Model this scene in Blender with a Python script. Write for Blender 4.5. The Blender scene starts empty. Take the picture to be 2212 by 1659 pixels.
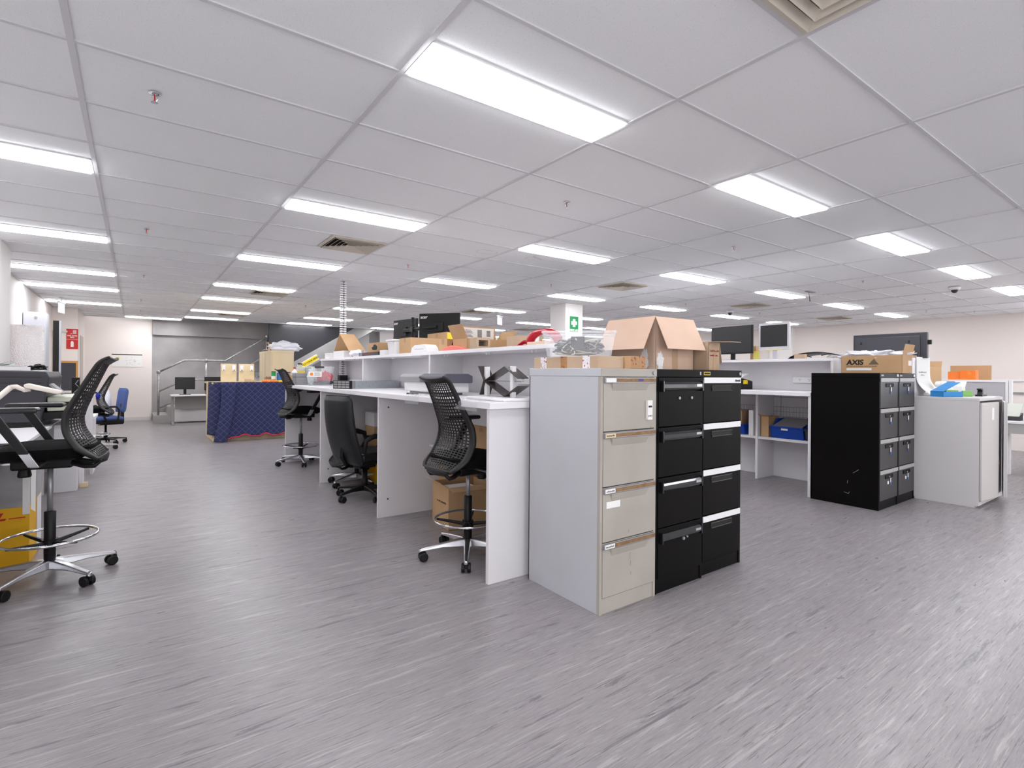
import bpy, bmesh, math, random
from mathutils import Vector, Matrix
R = random.Random(7)
PI = math.pi
sc = bpy.context.scene
COL = sc.collection

# ---------------------------------------------------------------- camera
HC = 1.285                       # lens height
CEIL = HC + 1.3657               # underside of the ceiling
F_PX, YAW, ROLL = 1129.37, 0.6245, 0.0072
fw = Vector((math.sin(YAW), math.cos(YAW), 0)); rt = Vector((math.cos(YAW), -math.sin(YAW), 0)); up = Vector((0, 0, 1))
r2 = rt*math.cos(ROLL) + up*math.sin(ROLL); u2 = up*math.cos(ROLL) - rt*math.sin(ROLL)
cd = bpy.data.cameras.new('camera'); cam = bpy.data.objects.new('camera', cd); COL.objects.link(cam)
cd.sensor_width = 36; cd.sensor_fit = 'HORIZONTAL'; cd.lens = F_PX/2212*36; cd.shift_y = -21.49/2212; cd.clip_start = .02
M = Matrix((r2, u2, -fw)).transposed().to_4x4(); M.translation = (0, 0, HC)
cam.matrix_world = M; sc.camera = cam
# ---------------------------------------------------------------- world, exposure
w = bpy.data.worlds.new('world'); sc.world = w; w.use_nodes = True
w.node_tree.nodes['Background'].inputs[0].default_value = (.97, .98, 1, 1)
w.node_tree.nodes['Background'].inputs[1].default_value = 2.8
sc.view_settings.view_transform = 'Standard'; sc.view_settings.look = 'None'
sc.view_settings.gamma = 1; sc.view_settings.use_curve_mapping = False
sc.view_settings.exposure = 0.0
LIGHT_W = 20                    # strength of each ceiling panel's diffuser

# ---------------------------------------------------------------- materials
def lin(c):
    if isinstance(c, str): c = [int(c[i:i+2], 16)/255 for i in (0, 2, 4)]
    return tuple((x/12.92 if x <= .04045 else ((x+.055)/1.055)**2.4) for x in c) + (1,)
def mat(name, c, rough=.5, metal=0, emit=0, spec=.5, alpha=1, trans=0, bump=None, ior=1.45, mottle=None, coat=0):
    m = bpy.data.materials.new(name); m.use_nodes = True; nt = m.node_tree; b = nt.nodes['Principled BSDF']
    c = lin(c); b.inputs['Base Color'].default_value = c
    b.inputs['Roughness'].default_value = rough; b.inputs['Metallic'].default_value = metal
    b.inputs['Specular IOR Level'].default_value = spec; b.inputs['IOR'].default_value = ior
    b.inputs['Alpha'].default_value = alpha; b.inputs['Transmission Weight'].default_value = trans
    b.inputs['Coat Weight'].default_value = coat
    if emit: b.inputs['Emission Color'].default_value = c; b.inputs['Emission Strength'].default_value = emit
    if bump or mottle:
        tc = nt.nodes.new('ShaderNodeTexCoord')
        if bump:
            n = nt.nodes.new('ShaderNodeTexNoise'); n.inputs['Scale'].default_value = bump[0]; n.inputs['Detail'].default_value = 4
            bp = nt.nodes.new('ShaderNodeBump'); bp.inputs['Strength'].default_value = bump[1]; bp.inputs['Distance'].default_value = .01
            nt.links.new(tc.outputs['Object'], n.inputs['Vector']); nt.links.new(n.outputs['Fac'], bp.inputs['Height']); nt.links.new(bp.outputs[0], b.inputs['Normal'])
        if mottle:      # scale, second colour, low, high
            n = nt.nodes.new('ShaderNodeTexNoise'); n.inputs['Scale'].default_value = mottle[0]; n.inputs['Detail'].default_value = 6
            r = nt.nodes.new('ShaderNodeValToRGB'); r.color_ramp.elements[0].position = mottle[2]; r.color_ramp.elements[1].position = mottle[3]
            r.color_ramp.elements[0].color = c; r.color_ramp.elements[1].color = lin(mottle[1])
            nt.links.new(tc.outputs['Object'], n.inputs['Vector']); nt.links.new(n.outputs['Fac'], r.inputs[0]); nt.links.new(r.outputs[0], b.inputs['Base Color'])
    return m
def N(nt, t, **k):
    n = nt.nodes.new(t)
    for a, v in k.items():
        if a.startswith('i_'): n.inputs[int(a[2:]) if a[2:].isdigit() else a[2:]].default_value = v
        else: setattr(n, a, v)
    return n
WHITE = mat('white_laminate', 'dedbde', .42, mottle=(1.5, 'd6d3d7', .4, .7))
WHITE2 = mat('white_plastic', 'e6e4e6', .4)
EDGE = mat('white_edging', 'e9e6ea', .4)
BLACK = mat('black_plastic', '111012', .45, spec=.35)
BLACKS = mat('black_shell', '181719', .5, spec=.35)
FABRIC = mat('black_fabric', '08080a', .95, spec=.2, bump=(400, .4))
LEATHER = mat('black_leather', '15171a', .42, bump=(60, .25))
CHROME = mat('chrome', 'd8d8dc', .12, 1)
ALU = mat('polished_aluminium', 'c4c4c8', .28, 1)
STEEL = mat('grey_steel', '9a9a9e', .4, .6)
GALV = mat('galvanised_steel', 'a9a9a6', .45, .7, mottle=(18, '949491', .4, .65))
GREYCAB = mat('putty_bluish_lit', 'b9bac0', .38, mottle=(1.2, 'b2b1b4', .4, .65))  # same putty paint; bluish light on the side put into its colour
GREYCABF = mat('putty_enamel', 'a8a29a', .38, mottle=(2.5, '9e968d', .4, .7))
DKCAB = mat('black_enamel', '0e0d0e', .36, mottle=(2, '120f0f', .4, .7), spec=.08)
GRCAB = mat('charcoal_enamel', '3a3839', .38)
WOODSTRIP = mat('brown_strip', '7b5a3b', .5, mottle=(30, '8a6a48', .4, .6))
CARD = mat('cardboard', 'bf9c76', .85, mottle=(3, 'b59068', .35, .7))
CARD2 = mat('pale_cardboard', 'bfa68e', .85, mottle=(3, 'b3987e', .35, .7))
CARDPINK = mat('pinkish_cardboard', 'd3b6a2', .85, mottle=(3, 'c9aa95', .35, .7))
CARDD = mat('dark_cardboard', '8d6f50', .9)
TAPE = mat('brown_tape', 'a57f55', .3)
PAPER = mat('paper', 'e8e6e4', .8)
INK = mat('black_ink', '1a1a1a', .7)
REDINK = mat('red_ink', '8c2a22', .6)
PLY = mat('plywood', 'd8c6a4', .7, mottle=(4, 'c9b48f', .4, .65))
BEIGE = mat('beige_enamel', 'c9b99c', .45, mottle=(2, 'c2b08f', .4, .7))
BLUE = mat('blue_plastic', '0b3f9e', .4)
CYAN = mat('blue_card', '2a7fc0', .6)
GREEN = mat('green_card', '86b765', .6)
GREENSIGN = mat('sign_green', '12904f', .5)
REDSIGN = mat('sign_red', 'c3221f', .5)
REDGLOSS = mat('red_plastic', 'b5122a', .25)
ORANGE = mat('orange_card', 'ee7d2b', .5, mottle=(12, 'f29a55', .55, .7))
YELLOW = mat('yellow_print', 'f0d21c', .5)
DHLY = mat('yellow_carton', 'e6ae10', .6)
DHLR = mat('red_carton_print', 'c4151c', .6)
PINK = mat('coral_plastic', 'e8776a', .5)
SCREEN = mat('dark_screen', '1e1f22', .3)
GREYP = mat('grey_plastic', '8f8e90', .5)
DGREYP = mat('slate_plastic', '5b5a66', .5)
MGREY = mat('charcoal_plastic', '35343a', .5)
BLUEFAB = mat('blue_fabric', '4a5f95', .95, bump=(300, .3))
CONC = mat('concrete', 'b0acac', .8, mottle=(.9, '8e898a', .35, .65), bump=(30, .1))
CONCL = mat('pale_concrete', 'a6a4a2', .8, mottle=(2, '959391', .35, .7), bump=(30, .1))
WALLM = mat('cream_wall_paint', 'e6ddd8', .7)
WALLW = mat('white_wall_paint', 'eae5e3', .7)
DARKP = mat('dark_panel', '26252a', .3, mottle=(1.2, '2c2b31', .4, .65))
SKIRT = mat('grey_skirting', 'cfcac8', .5)
VENT = mat('beige_vent', 'c8bfb2', .6)
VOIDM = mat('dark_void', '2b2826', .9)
CLEAR = mat('clear_tub', 'eceff4', .3, alpha=.24)
CLEARB = mat('clear_bottle', 'd5dde2', .1, alpha=.4)
FILM = mat('plastic_film', 'dddfe2', .15, alpha=.25, bump=(25, 1))
BAG = mat('white_bag', 'e3e3ec', .45, bump=(20, .5))
GREYFAB = mat('grey_screen_fabric', 'b5b3b9', .9, bump=(300, .2))
def quilt():
    m = mat('quilted_blanket', '2c3566', .9); nt = m.node_tree; b = nt.nodes['Principled BSDF']
    tc = N(nt, 'ShaderNodeTexCoord'); mp = N(nt, 'ShaderNodeMapping'); mp.inputs['Rotation'].default_value = (0, .785, 0)
    mp.inputs['Scale'].default_value = (13, 13, 13)
    sx = N(nt, 'ShaderNodeSeparateXYZ'); nt.links.new(tc.outputs['Object'], mp.inputs[0]); nt.links.new(mp.outputs[0], sx.inputs[0])
    outs = []
    for a in ('X', 'Z'):
        f = N(nt, 'ShaderNodeMath', operation='PINGPONG'); f.inputs[1].default_value = .5
        nt.links.new(sx.outputs[a], f.inputs[0]); outs.append(f)
    mn = N(nt, 'ShaderNodeMath', operation='MINIMUM'); nt.links.new(outs[0].outputs[0], mn.inputs[0]); nt.links.new(outs[1].outputs[0], mn.inputs[1])
    r = N(nt, 'ShaderNodeValToRGB'); r.color_ramp.elements[0].position = .0; r.color_ramp.elements[1].position = .06
    r.color_ramp.elements[0].color = lin('5a5f88'); r.color_ramp.elements[1].color = lin('2d3156')
    nt.links.new(mn.outputs[0], r.inputs[0]); nt.links.new(r.outputs[0], b.inputs['Base Color'])
    bp = N(nt, 'ShaderNodeBump'); bp.inputs['Strength'].default_value = .5; bp.inputs['Distance'].default_value = .02
    nt.links.new(mn.outputs[0], bp.inputs['Height']); nt.links.new(bp.outputs[0], b.inputs['Normal'])
    return m
QUILT = quilt()
def bubble():
    m = mat('bubble_wrap', 'f0e9e9', .12); nt = m.node_tree; b = nt.nodes['Principled BSDF']
    tc = N(nt, 'ShaderNodeTexCoord'); v = N(nt, 'ShaderNodeTexVoronoi'); v.inputs['Scale'].default_value = 75
    bp = N(nt, 'ShaderNodeBump'); bp.inputs['Strength'].default_value = 1; bp.inputs['Distance'].default_value = .01; bp.invert = True
    nt.links.new(tc.outputs['Object'], v.inputs['Vector']); nt.links.new(v.outputs['Distance'], bp.inputs['Height']); nt.links.new(bp.outputs[0], b.inputs['Normal'])
    return m
BUBBLE = bubble()
def floor_mat():
    m = mat('streaked_vinyl', '9c989b', .3, spec=.45); nt = m.node_tree; b = nt.nodes['Principled BSDF']
    tc = N(nt, 'ShaderNodeTexCoord')
    def noise(sx, sy, scale, detail, ro=.6, dist=0):
        mp = N(nt, 'ShaderNodeMapping'); mp.inputs['Scale'].default_value = (sx, sy, 1)
        n = N(nt, 'ShaderNodeTexNoise'); n.inputs['Scale'].default_value = scale; n.inputs['Detail'].default_value = detail; n.inputs['Roughness'].default_value = ro
        n.inputs['Distortion'].default_value = dist
        nt.links.new(tc.outputs['Object'], mp.inputs[0]); nt.links.new(mp.outputs[0], n.inputs['Vector']); return n
    def ramp(src, stops):
        r = N(nt, 'ShaderNodeValToRGB')
        while len(r.color_ramp.elements) < len(stops): r.color_ramp.elements.new(.5)
        for e, (p, c) in zip(r.color_ramp.elements, stops): e.position = p; e.color = lin(c) if isinstance(c, str) else (c, c, c, 1)
        nt.links.new(src, r.inputs[0]); return r
    def mix(fac, a, bb, mode='MIX'):
        x = N(nt, 'ShaderNodeMix', data_type='RGBA', blend_type=mode)
        if isinstance(fac, float): x.inputs[0].default_value = fac
        else: nt.links.new(fac, x.inputs[0])
        for i, s in ((6, a), (7, bb)):
            if isinstance(s, tuple): x.inputs[i].default_value = s
            else: nt.links.new(s, x.inputs[i])
        return x.outputs[2]
    fine = noise(3, 40, 3.0, 12, .8, .3); base = ramp(fine.outputs['Fac'], [(.32, '6c676a'), (.5, '888285'), (.68, '9f999b')])
    big = noise(.6, 1.2, 1.2, 3); c = mix(.35, base.outputs[0], ramp(big.outputs['Fac'], [(.35, '878586'), (.65, '8f888b')]).outputs[0])
    lt = noise(.8, 17, 1.6, 12, .7, .35); c = mix(ramp(lt.outputs['Fac'], [(.575, 0.), (.61, .5)]).outputs[0], c, lin('aaa6a6'))
    lt2 = noise(1.2, 44, 2.3, 12, .74, .3); c = mix(ramp(lt2.outputs['Fac'], [(.565, 0.), (.62, .6)]).outputs[0], c, lin('b0adac'))
    dk = noise(.8, 11, 1.9, 12, .72, .5); c = mix(ramp(dk.outputs['Fac'], [(.585, 0.), (.625, .75)]).outputs[0], c, lin('625d62'))
    dk2 = noise(1.4, 46, 2.6, 12, .74, .3); c = mix(ramp(dk2.outputs['Fac'], [(.56, 0.), (.62, .8)]).outputs[0], c, lin('5a5558'))
    nt.links.new(c, b.inputs['Base Color'])
    ro = noise(3, 12, 2, 5); rr = ramp(ro.outputs['Fac'], [(.3, .27), (.7, .40)]); nt.links.new(rr.outputs[0], b.inputs['Roughness'])
    return m
FLOOR = floor_mat()
def tile_mat():
    m = mat('mineral_tile', 'edeef0', .9); nt = m.node_tree; b = nt.nodes['Principled BSDF']
    tc = N(nt, 'ShaderNodeTexCoord'); n = N(nt, 'ShaderNodeTexNoise'); n.inputs['Scale'].default_value = 240; n.inputs['Detail'].default_value = 3
    r = N(nt, 'ShaderNodeValToRGB'); r.color_ramp.elements[0].position = .30; r.color_ramp.elements[1].position = .36
    r.color_ramp.elements[0].color = lin('bdb9bb'); r.color_ramp.elements[1].color = lin('edeef0')
    nt.links.new(tc.outputs['Object'], n.inputs['Vector']); nt.links.new(n.outputs['Fac'], r.inputs[0])
    src = r.outputs[0]
    # old water stains, brown outlines (positions on the tiles)
    for (x, y, rx, ry) in ((3.2, 4.95, .13, .09), (4.05, 4.78, .3, .13), (3.83, 4.9, .12, .07)):
        mp = N(nt, 'ShaderNodeMapping'); mp.vector_type = 'POINT'
        mp.inputs['Scale'].default_value = (1/rx, 1/ry, 0); mp.inputs['Location'].default_value = (-x/rx, -y/ry, 0)
        nz = N(nt, 'ShaderNodeTexNoise'); nz.inputs['Scale'].default_value = 6
        nt.links.new(tc.outputs['Object'], nz.inputs['Vector']); nt.links.new(tc.outputs['Object'], mp.inputs[0])
        ln = N(nt, 'ShaderNodeVectorMath', operation='LENGTH'); nt.links.new(mp.outputs[0], ln.inputs[0])
        ad = N(nt, 'ShaderNodeMath', operation='ADD'); nt.links.new(ln.outputs['Value'], ad.inputs[0])
        ms = N(nt, 'ShaderNodeMath', operation='MULTIPLY_ADD'); ms.inputs[1].default_value = .7; ms.inputs[2].default_value = -.35
        nt.links.new(nz.outputs['Fac'], ms.inputs[0]); nt.links.new(ms.outputs[0], ad.inputs[1])
        rr = N(nt, 'ShaderNodeValToRGB'); e = rr.color_ramp.elements
        e[0].position = .8; e[0].color = (0, 0, 0, 1); e[1].position = .95; e[1].color = (.3, .3, .3, 1); q = e.new(1.0); q.color = (0, 0, 0, 1)
        nt.links.new(ad.outputs[0], rr.inputs[0])
        x_ = N(nt, 'ShaderNodeMix', data_type='RGBA'); x_.inputs[7].default_value = lin('9a7f5e')
        nt.links.new(rr.outputs[0], x_.inputs[0]); nt.links.new(src, x_.inputs[6]); src = x_.outputs[2]
    nt.links.new(src, b.inputs['Base Color']); return m
TILE = tile_mat()
TEE = mat('ceiling_tee', 'cfced1', .6)
LAMPM = mat('lit_diffuser', 'fafcff', .5, emit=LIGHT_W)

# ---------------------------------------------------------------- mesh helpers
class MB:
    def __init__(s): s.v = []; s.f = []; s.m = []
    def add(s, vs, fs, m=0, X=None):
        o = len(s.v)
        for p in vs:
            p = Vector(p); s.v.append(X @ p if X is not None else p)
        for f in fs: s.f.append([i+o for i in f]); s.m.append(m)
        return s
    def box(s, x0, x1, y0, y1, z0, z1, m=0, X=None, rz=0):
        if rz:
            cx, cy = (x0+x1)/2, (y0+y1)/2
            X = Matrix.Translation((cx, cy, 0)) @ Matrix.Rotation(rz, 4, 'Z') @ Matrix.Translation((-cx, -cy, 0))
        return s.add([(x0,y0,z0),(x1,y0,z0),(x1,y1,z0),(x0,y1,z0),(x0,y0,z1),(x1,y0,z1),(x1,y1,z1),(x0,y1,z1)],
            [(0,3,2,1),(4,5,6,7),(0,1,5,4),(1,2,6,5),(2,3,7,6),(3,0,4,7)], m, X)
    def prism(s, pts, lo, hi, ax='y', m=0, X=None):    # 2D outline extruded along ax
        def P(a, b, c): return {'y': (a, c, b), 'x': (c, a, b), 'z': (a, b, c)}[ax]
        n = len(pts); vs = [P(a, b, lo) for a, b in pts] + [P(a, b, hi) for a, b in pts]
        fs = [list(range(n))[::-1], [n+i for i in range(n)]] + [(i, (i+1) % n, n+(i+1) % n, n+i) for i in range(n)]
        return s.add(vs, fs, m, X)
    def tube(s, pts, r, n=8, m=0, cap=True, closed=False, X=None):
        pts = [Vector(p) for p in pts]; k = len(pts); rs = r if isinstance(r, (list, tuple)) else [r]*k
        vs = []; prev = None
        for i, p in enumerate(pts):
            a = pts[i-1] if (i > 0 or closed) else p; b = pts[(i+1) % k] if (i < k-1 or closed) else p
            t = (b-a).normalized()
            if prev is None:
                ref = Vector((0, 0, 1)) if abs(t.z) < .9 else Vector((1, 0, 0)); u = t.cross(ref).normalized()
            else: u = (prev - t*prev.dot(t)).normalized()
            prev = u; q = t.cross(u)
            for j in range(n):
                an = 2*PI*j/n; vs.append(p + (u*math.cos(an)+q*math.sin(an))*rs[i])
        fs = []
        for i in range(k if closed else k-1):
            i2 = (i+1) % k
            for j in range(n): fs.append((i*n+j, i*n+(j+1) % n, i2*n+(j+1) % n, i2*n+j))
        if cap and not closed: fs += [list(range(n))[::-1], [(k-1)*n+j for j in range(n)]]
        return s.add(vs, fs, m, X)
    def lathe(s, prof, c=(0, 0, 0), n=20, m=0, X=None, cap=True):
        vs = [(c[0]+r*math.cos(2*PI*j/n), c[1]+r*math.sin(2*PI*j/n), c[2]+z) for r, z in prof for j in range(n)]
        fs = [(i*n+j, i*n+(j+1) % n, (i+1)*n+(j+1) % n, (i+1)*n+j) for i in range(len(prof)-1) for j in range(n)]
        if cap: fs += [list(range(n))[::-1], [(len(prof)-1)*n+j for j in range(n)]]
        return s.add(vs, fs, m, X)
    def cyl(s, p0, p1, r, n=12, m=0): return s.tube([p0, p1], r, n, m)
    def quad(s, a, b, c, d, t=.003, m=0):              # a thin sheet with thickness t
        a, b, c, d = map(Vector, (a, b, c, d)); nn = (b-a).cross(d-a).normalized()*t
        return s.add([a, b, c, d, a+nn, b+nn, c+nn, d+nn], [(0,3,2,1),(4,5,6,7),(0,1,5,4),(1,2,6,5),(2,3,7,6),(3,0,4,7)], m)
    def grid(s, f, nu, nv, m=0):
        vs = [f(i/nu, j/nv) for i in range(nu+1) for j in range(nv+1)]
        return s.add(vs, [(i*(nv+1)+j, (i+1)*(nv+1)+j, (i+1)*(nv+1)+j+1, i*(nv+1)+j+1) for i in range(nu) for j in range(nv)], m)
    def build(s, name, mats, parent=None, bevel=0, smooth=False, loc=None, rz=0, seg=2, sub=0, solid=0):
        me = bpy.data.meshes.new(name); me.from_pydata([tuple(v) for v in s.v], [], s.f)
        mats = mats if isinstance(mats, (list, tuple)) else [mats]
        for m_ in mats: me.materials.append(m_)
        me.polygons.foreach_set('material_index', s.m); me.update()
        bm = bmesh.new(); bm.from_mesh(me); bmesh.ops.recalc_face_normals(bm, faces=bm.faces); bm.to_mesh(me); bm.free()
        if smooth: me.polygons.foreach_set('use_smooth', [True]*len(me.polygons))
        o = bpy.data.objects.new(name, me); COL.objects.link(o)
        if parent: o.parent = parent
        if loc is not None: o.location = loc
        o.rotation_euler.z = rz
        if solid: md = o.modifiers.new('solid', 'SOLIDIFY'); md.thickness = solid
        if bevel: md = o.modifiers.new('bevel', 'BEVEL'); md.width = bevel; md.segments = seg; md.limit_method = 'ANGLE'; md.harden_normals = False
        if sub: md = o.modifiers.new('sub', 'SUBSURF'); md.levels = sub; md.render_levels = sub
        return o
def B(*a, **k): return MB().box(*a, **k)
def tag(o, label, cat, group=None, kind=None):
    o['label'] = label; o['category'] = cat
    if group: o['group'] = group
    if kind: o['kind'] = kind
    return o
def struct(o): o['kind'] = 'structure'; return o
def thing(name, label, cat, loc=(0, 0, 0), rz=0, group=None):
    o = bpy.data.objects.new(name, None); COL.objects.link(o); o.location = loc; o.rotation_euler.z = rz
    o.empty_display_size = .1; return tag(o, label, cat, group)
def kids(o): return [c for c in COL.objects if c.parent == o]
def dup(o, parent=None):
    c = o.copy(); COL.objects.link(c); c.parent = parent
    if parent: c.matrix_parent_inverse = o.matrix_parent_inverse.copy()
    for ch in list(o_children[o.name] if o.name in o_children else kids(o)): dup(ch, c)
    return c
o_children = {}
def copy_thing(root, loc, rz, label, group=None):
    c = dup(root); c.location = loc; c.rotation_euler.z = rz; c['label'] = label
    if group: c['group'] = group
    return c
def text(name, body, size, loc, right, upv, m, parent=None, depth=.0008, align='LEFT', shear=0, bold=0, sx=1):
    cu = bpy.data.curves.new(name, 'FONT'); cu.body = body; cu.size = size; cu.extrude = depth; cu.align_x = align; cu.shear = shear; cu.offset = bold
    o = bpy.data.objects.new(name, cu); COL.objects.link(o)
    dg = bpy.context.evaluated_depsgraph_get(); me = bpy.data.meshes.new_from_object(o.evaluated_get(dg)); bpy.data.objects.remove(o)
    me.materials.clear(); me.materials.append(m)
    r = Vector(right).normalized(); u = Vector(upv).normalized(); n = r.cross(u)
    X = Matrix((r, u, n)).transposed().to_4x4(); X.translation = Vector(loc)
    me.transform(X @ Matrix.Diagonal((sx, 1, 1, 1)))
    t = bpy.data.objects.new(name, me); COL.objects.link(t)
    if parent: t.parent = parent
    return t
ORD = ['first', 'second', 'third', 'fourth', 'fifth', 'sixth', 'seventh', 'eighth', 'ninth', 'tenth', 'eleventh', 'twelfth']

# ================================================================ THE ROOM
XL, XR, YN, YB = -1.45, 15.2, -5.4, 16.9
struct(B(XL-.6, XR+.3, YN-.3, YB+.3, -.2, 0).build('floor', FLOOR))
# ceiling tiles (three rectangles leaving the stair void open), 8 mm above the grid
cm = MB()
cm.box(XL-.1, XR+.1, YN-.1, 15.52, CEIL+.008, CEIL+.12)
cm.box(XL-.1, .974, 15.52, 16.45, CEIL+.008, CEIL+.12)
cm.box(6.1, XR+.1, 15.52, YB+.1, CEIL+.008, CEIL+.12)
struct(cm.build('ceiling', TILE))
gx0, gy0 = 2.1742-1.2*3, 2.2301
g = MB()
k = 0
xs = [gx0-.0+1.2*i for i in range(0, 14)]; xs = [x for x in xs if XL < x < XR]
for x in xs:
    g.box(x-.012, x+.012, YN, 16.4 if (x < .9 or x > 6.1) else 15.5, CEIL, CEIL+.01)
j = -13
while gy0+.6*j < 16.4:
    y = gy0+.6*j; j += 1
    if y < YN: continue
    if y < 15.5: g.box(XL, XR, y-.0095, y+.0095, CEIL+.001, CEIL+.01)
    else:
        g.box(XL, .974, y-.0095, y+.0095, CEIL+.001, CEIL+.01); g.box(6.1, XR, y-.0095, y+.0095, CEIL+.001, CEIL+.01)
struct(g.build('trim_1', TEE))
# fascia around the stair void
fz = MB().box(.974, 6.1, 15.5, 15.53, CEIL-.02, CEIL+.3).box(.96, .99, 15.5, 16.45, CEIL-.02, CEIL+.3).box(XL, .99, 16.42, 16.45, CEIL-.02, CEIL+.3).box(6.08, 6.11, 15.5, YB, CEIL-.02, CEIL+.3)
struct(fz.build('trim_2', TEE))
# walls
def added_glazing(name, fixed, lo, hi, axis, n):
    # sill, head and posts of windows added behind the camera to brighten the ceiling
    m = MB(); a0, a1 = fixed
    def bx(u0, u1, z0, z1): m.box(*( (a0, a1, u0, u1) if axis == 'y' else (u0, u1, a0, a1)), z0, z1)
    bx(lo, hi, 0, .35); bx(lo, hi, 2.55, 2.75)
    for q in range(n+1): c = lo+(hi-lo)*q/n; bx(max(lo, c-.04), min(hi, c+.04), .35, 2.55)
    return struct(m.build(name, WALLW))
struct(B(XL-.2, XL, 6.6, 12.0, 0, 2.75).build('wall_left', WALLW))
struct(B(XL-.2, XL, 1.2, 6.6, 0, 2.75).build('wall_left_near', WALLW)); added_glazing('added_window_3', (XL-.2, XL), YN, 1.2, 'y', 3)
wl = MB().box(XL-.2, XL, 12.9, 14.9, 0, 2.75).box(XL-.2, XL, 12.0, 12.9, 2.1, 2.75)
struct(wl.build('wall_left_far', WALLM))
struct(B(XL-1.6, XL-1.5, 11.9, 13.2, 0, 2.3).build('wall_passage', WALLM))
struct(B(XL-.2, -1.15, 7.55, 8.13, 0, CEIL+.02).build('wall_pier', WALLW))
struct(MB().box(XL, -1.03, 14.9, 17.1, 0, 2.75).build('wall_jog', WALLM))
struct(MB().box(-1.03, .36, 16.9, 17.1, 0, 3.6).build('wall_back_left', WALLM))
struct(B(.36, 3.3, 16.9, 17.1, 0, 4.2).build('wall_back_concrete', CONC))
struct(B(.37, 3.3, 16.80, 16.9, 2.26, 4.2).build('trim_3', CONC))
struct(B(3.3, 6.6, 16.9, 17.1, 0, 4.2).build('wall_back_stair', CONCL))
struct(B(6.6, 9.5, 16.7, 17.1, 0, 2.75).build('wall_back_right', WALLW))
struct(B(9.5, XR+.2, 16.4, 17.1, 0, 2.75).build('wall_back_far', WALLW))
struct(B(XR, XR+.2, 1.6, YB, 0, 2.75).build('wall_right', WALLM)); added_glazing('added_window_1', (XR, XR+.2), YN, 1.6, 'y', 3)
struct(B(XR-.15, XR, 7.35, 8.0, 0, CEIL).build('wall_right_pier', WALLW))
added_glazing('added_window_2', (YN-.2, YN), XL-.2, XR+.2, 'x', 8)
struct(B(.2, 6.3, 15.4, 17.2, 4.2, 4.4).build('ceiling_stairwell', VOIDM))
struct(MB().box(.2, .36, 16.45, 16.9, 2.8, 4.2).box(.2, 6.3, 15.3, 15.5, 2.95, 4.2).box(6.2, 6.4, 15.5, 17, 2.8, 4.2).build('wall_stairwell', CONC))
struct(B(-1.02, .35, 16.88, 16.9, 0, .09).build('baseboard_back', SKIRT))
struct(MB().box(XL+0, -1.03, 14.885, 14.9, 0, .09).build('baseboard_jog', SKIRT))
struct(B(XR-.015, XR, 1.6, 7.35, 0, .09).build('baseboard_right', SKIRT))
struct(B(-1.04, -1.02, 15.5, 16.3, 0, 2.1).build('door_1', mat('door_paint', 'b5aaa2', .5)))
struct(MB().box(6.68, 7.13, 7.53, 7.98, 0, CEIL+.005).build('trim_4', WALLW, bevel=.006))
# doorway frame in the wall jog
struct(MB().box(-1.43, -1.40, 14.86, 14.9, 0, 2.15).box(-1.43, -1.2, 14.86, 14.9, 2.12, 2.16).build('trim_5', SKIRT))

# ---------------------------------------------------------------- ceiling lights
def light(x, yf, label, group):
    t = thing('ceiling_light', label, 'ceiling light', (x+.6, yf-.15, CEIL), 0, group)
    fr = MB()
    for a in ((-.588, -.575, -.14, .14), (.575, .588, -.14, .14), (-.588, .588, -.14, -.128), (-.588, .588, .128, .14)):
        fr.box(a[0], a[1], a[2], a[3], -.002, .007)
    fr.build('frame', WHITE2, t)
    B(-.575, .575, -.128, .128, -.013, .006).build('diffuser', LAMPM, t)
    return t
cols = [-1.426+2.4*i for i in range(7)]
rows = {2.2301: cols[1:], 4.6301: cols, 7.0301: cols, 9.4301: cols, 11.2301: cols, 13.6301: cols}
proto = None; nrow = 0
rowname = {2.2301: 'nearest row', 4.6301: 'second row', 7.0301: 'third row', 9.4301: 'fourth row', 11.2301: 'fifth row', 13.6301: 'sixth row', 15.43: 'row at the stair void', -.17: 'row just behind the camera', -2.57: 'second row behind the camera', -4.37: 'third row behind the camera'}
def put_light(x, y, lab):
    global proto
    if proto is None:
        proto = light(x, y, lab, 'rectangular ceiling lights'); return proto
    return copy_thing(proto, (x+.6, y-.15, CEIL), 0, lab, 'rectangular ceiling lights')
for y, cs in rows.items():
    for n, x in enumerate(cs):
        put_light(x, y, f'ceiling light panel, {ORD[n]} from the left in the {rowname[y]} from the camera')
for n, x in enumerate((.974, 3.374, 5.774, 8.174, 10.574, 12.974)):
    put_light(x, 15.43 if x < 6 else 16.03, f'ceiling light panel, {ORD[n+1]} from the left in the farthest row')
put_light(-.226, 16.3, 'ceiling light panel close to the cream back wall, left of the concrete wall')
for y in (-.17, -2.57):
    for n, x in enumerate(cols): put_light(x, y, f'ceiling light panel, {ORD[n]} from the left in the {rowname[y]}')

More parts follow.
